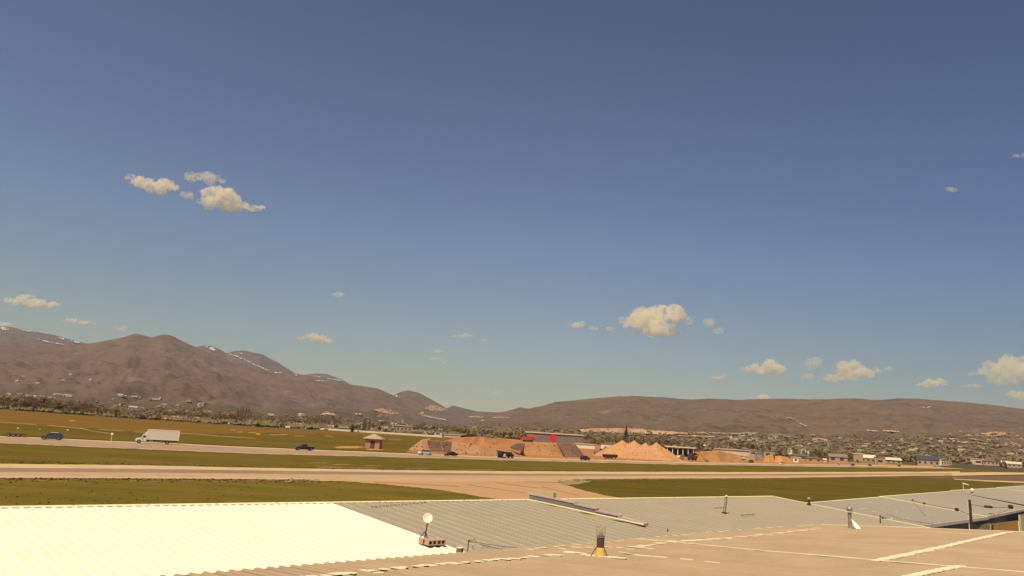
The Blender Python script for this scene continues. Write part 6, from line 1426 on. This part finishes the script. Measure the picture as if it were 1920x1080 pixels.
cn.links.new(cmath('MULTIPLY', cmath('MULTIPLY', cmath('SUBTRACT', cnz.outputs[0], .40), 3.4, True), cattr('density')), cv.inputs['Density']); cn.links.new(cv.outputs[0], co.inputs['Volume'])
def cloud(label, blobs, od=5.0, alt=1900.0, wisp=False, seed=0):
    ys = max(bl[1] + bl[3] for bl in blobs); xs = sum(bl[0] for bl in blobs) / len(blobs)
    az, el = azel(xs, ys); r = (alt - 8.7) / max(el, .055); u = Vector((math.sin(az), math.cos(az), 0)); c0 = CAM + u * r; Yd = c0.y
    cc = at_y(xs, sum(bl[1] for bl in blobs) / len(blobs), Yd); k = ppm(cc); bm = bmesh.new(); r_ = random.Random(seed + 1)
    hm = max(bl[3] for bl in blobs) / k
    for (x, y, rx, ry) in blobs:
        n = max(5, int(rx / max(ry, 1) * 6))
        for i in range(n):
            t = r_.uniform(-1, 1); fx = x + t * rx * .95; env = math.sqrt(max(.05, 1 - t * t)); fy = y + r_.uniform(-.45, .45) * ry * env; rr = ry * max(env, .45) * r_.uniform(.50, .82) / k
            p = at_y(fx, fy, Yd) - cc; p.y += r_.uniform(-.6, .6) * ry * 1.2 / k
            bmesh.ops.create_icosphere(bm, subdivisions=2, radius=1, matrix=Matrix.Translation(p) @ Matrix.Diagonal((rr * 1.25, rr * 1.2, rr, 1)))
    me = bpy.data.meshes.new('cloud'); bm.to_mesh(me); bm.free(); me.materials.append(cm)
    o = bpy.data.objects.new('cloud', me); sc.collection.objects.link(o); o.location = cc; tag(o, label, 'cloud', 'small fair weather clouds')
    rm = o.modifiers.new('skin', 'REMESH'); rm.mode = 'VOXEL'; rm.voxel_size = max(hm * .09, .6 / k)
    tx = bpy.data.textures.new('billow', 'CLOUDS'); tx.noise_scale = hm * .38; tx.noise_depth = 4
    dm = o.modifiers.new('billow', 'DISPLACE'); dm.texture = tx; dm.strength = hm * .5; dm.mid_level = .47; dm.texture_coords = 'LOCAL'
    o['density'] = od / (hm * 1.6); o['grain'] = 1.9 / hm
    return o
cloud('long pale cloud drifting left of the bright puffy cloud at upper left', [(262, 338, 26, 12), (298, 350, 34, 15), (270, 345, 20, 10)], 4.5, seed=1)
cloud('faint small cloud fragment between the two upper left clouds', [(350, 366, 15, 7)], 1.6, seed=2)
cloud('thin grey pink cloud above the bright puffy one at upper left', [(362, 333, 17, 10), (395, 334, 25, 12)], 2.4, seed=3)
cloud('brightest puffy cloud of the upper left cluster with a tail on its right', [(398, 362, 24, 14), (415, 378, 42, 20), (440, 386, 25, 13), (480, 389, 18, 7)], 6, seed=4)
cloud('low long cloud near the left edge above the snowy ridge', [(35, 563, 28, 9), (75, 570, 36, 9), (56, 557, 10, 6)], 4, seed=5)
cloud('thin cloud streak right of and below the long left edge cloud', [(135, 601, 18, 5), (162, 605, 20, 5)], 2.2, seed=6)
cloud('faint cloud just above the left mountain peak', [(232, 615, 15, 7), (245, 624, 8, 4)], 1.6, seed=7)
cloud('tiny round cloud alone high above the mountain slope', [(635, 553, 12, 6)], 2.0, seed=8)
cloud('small bright oval cloud above the descending left ridge', [(590, 633, 20, 9), (612, 640, 18, 7), (563, 634, 8, 4)], 4, seed=9)
cloud('thin flat cloud left of centre above the saddle', [(868, 630, 24, 4), (873, 627, 7, 4), (908, 638, 7, 4)], 2.4, seed=10)
cloud('small upper cloud wisp of the pair below the thin flat cloud', [(823, 659, 11, 3.6)], 2.2, seed=11)
cloud('small lower cloud wisp pair below the thin flat cloud', [(816, 673, 12, 4), (836, 679, 8, 3)], 2.2, seed=12)
cloud('tiny cloud low in the saddle at the photo centre', [(934, 736, 10, 4.5)], 3, seed=13)
cloud('pale cloud peeking from behind the rounded hill', [(815, 752, 14, 6), (830, 758, 14, 5)], 2.4, seed=14)
cloud('largest bright cumulus cloud right of centre with two humps', [(1212, 590, 26, 22), (1252, 592, 30, 21), (1222, 612, 52, 17), (1280, 598, 22, 12), (1190, 601, 32, 9), (1232, 622, 46, 11)], 7, seed=15)
cloud('small cloud left of the largest cumulus', [(1081, 609, 17, 7), (1092, 604, 6, 4)], 3, seed=16)
cloud('two faint wisps between the small cloud and the largest cumulus', [(1115, 615, 13, 4.5), (1145, 616, 9, 4.5)], 1.7, seed=17)
cloud('faint broken cloud just right of the largest cumulus', [(1330, 604, 12, 9), (1347, 621, 11, 7)], 1.8, seed=18)
cloud('domed cloud with a flat base over the broad hill, left one of three', [(1450, 684, 16, 14), (1425, 693, 34, 11), (1462, 694, 20, 10)], 5, seed=19)
cloud('narrow upright cloud between the domed cloud and the long heap cloud', [(1527, 684, 10, 13), (1521, 706, 20, 6)], 2.4, seed=20)
cloud('long heaped cloud over the broad hill with a low left wing', [(1592, 690, 24, 15), (1622, 697, 26, 14), (1565, 709, 24, 9), (1600, 704, 44, 9)], 4.6, seed=21)
cloud('tiny puff right of the long heaped cloud', [(1663, 691, 8, 7)], 2, seed=22)
cloud('thin slanted wisp left of the domed cloud', [(1345, 708, 18, 3.5), (1358, 704, 7, 3.5)], 2, seed=23)
cloud('small flat cloud with a blunt right end above the right hill', [(1755, 717, 24, 9), (1735, 722, 20, 5)], 4, seed=24)
cloud('big cloud cut by the right edge of the photo', [(1895, 682, 45, 18), (1880, 700, 60, 14), (1935, 690, 60, 26), (1890, 716, 40, 10)], 4.6, seed=25)
cloud('faint wisp left below the big right edge cloud', [(1825, 723, 22, 4)], 1.5, seed=26)
cloud('lower cloud below the big right edge cloud', [(1912, 739, 26, 12), (1945, 740, 30, 14)], 4, seed=27)
cloud('small bright cloud dome half hidden behind the broad hill', [(1429, 745, 13, 7)], 6, alt=1900, seed=28)
cloud('tiny faint puff high in the right sky', [(1786, 354, 14, 6)], 1.1, seed=29)
cloud('faint scrap of cloud at the upper right edge', [(1912, 292, 12, 6)], .9, seed=30)
cloud('thin cloud cap above the start of the snowy ridge at the left edge', [(6, 608, 20, 5)], 3, seed=31)

# loose boulders and weeds scattered over the quarry slopes
b = MB()
for i in range(420):
    x = rng.uniform(770, 1300); y = rng.uniform(832, 858)
    if x > 900 and rng.random() < .4: y = interp(x, RT_) - abs(rng.gauss(0, 2))
    dg = bpy.context.evaluated_depsgraph_get() if i == 0 else dg
    d = ray(x, y).normalized(); okh, loc, nm, fi, ob, mt_ = sc.ray_cast(dg, CAM, d, distance=600)
    if ob is not None and ob.name == 'haze': 
        okh, loc, nm, fi, ob, mt_ = sc.ray_cast(dg, loc + d * .01, d, distance=600)
    if not okh or ob is None or not any(w_ in ob.name for w_ in ('dirt', 'soil', 'sand', 'gravel', 'heap', 'quarry')): continue
    s_ = rng.uniform(.15, .55); b.mat(rng.randrange(2))
    vs = [Vector((rng.uniform(.6, 1) * math.cos(j * 1.047), rng.uniform(.6, 1) * math.sin(j * 1.047), rng.uniform(-.3, .1))) * s_ + loc for j in range(6)]
    b.add(vs + [loc + Vector((0, 0, s_ * .8))], [(j, (j + 1) % 6, 6) for j in range(6)])
tag(b.build('scattered_stones_and_weeds', [mat('dark_weed', (.06, .045, .02), (.08, .05, .025), 2), mat('pale_stone', (.45, .3, .18), (.3, .18, .1), 2)]), kind='stuff')
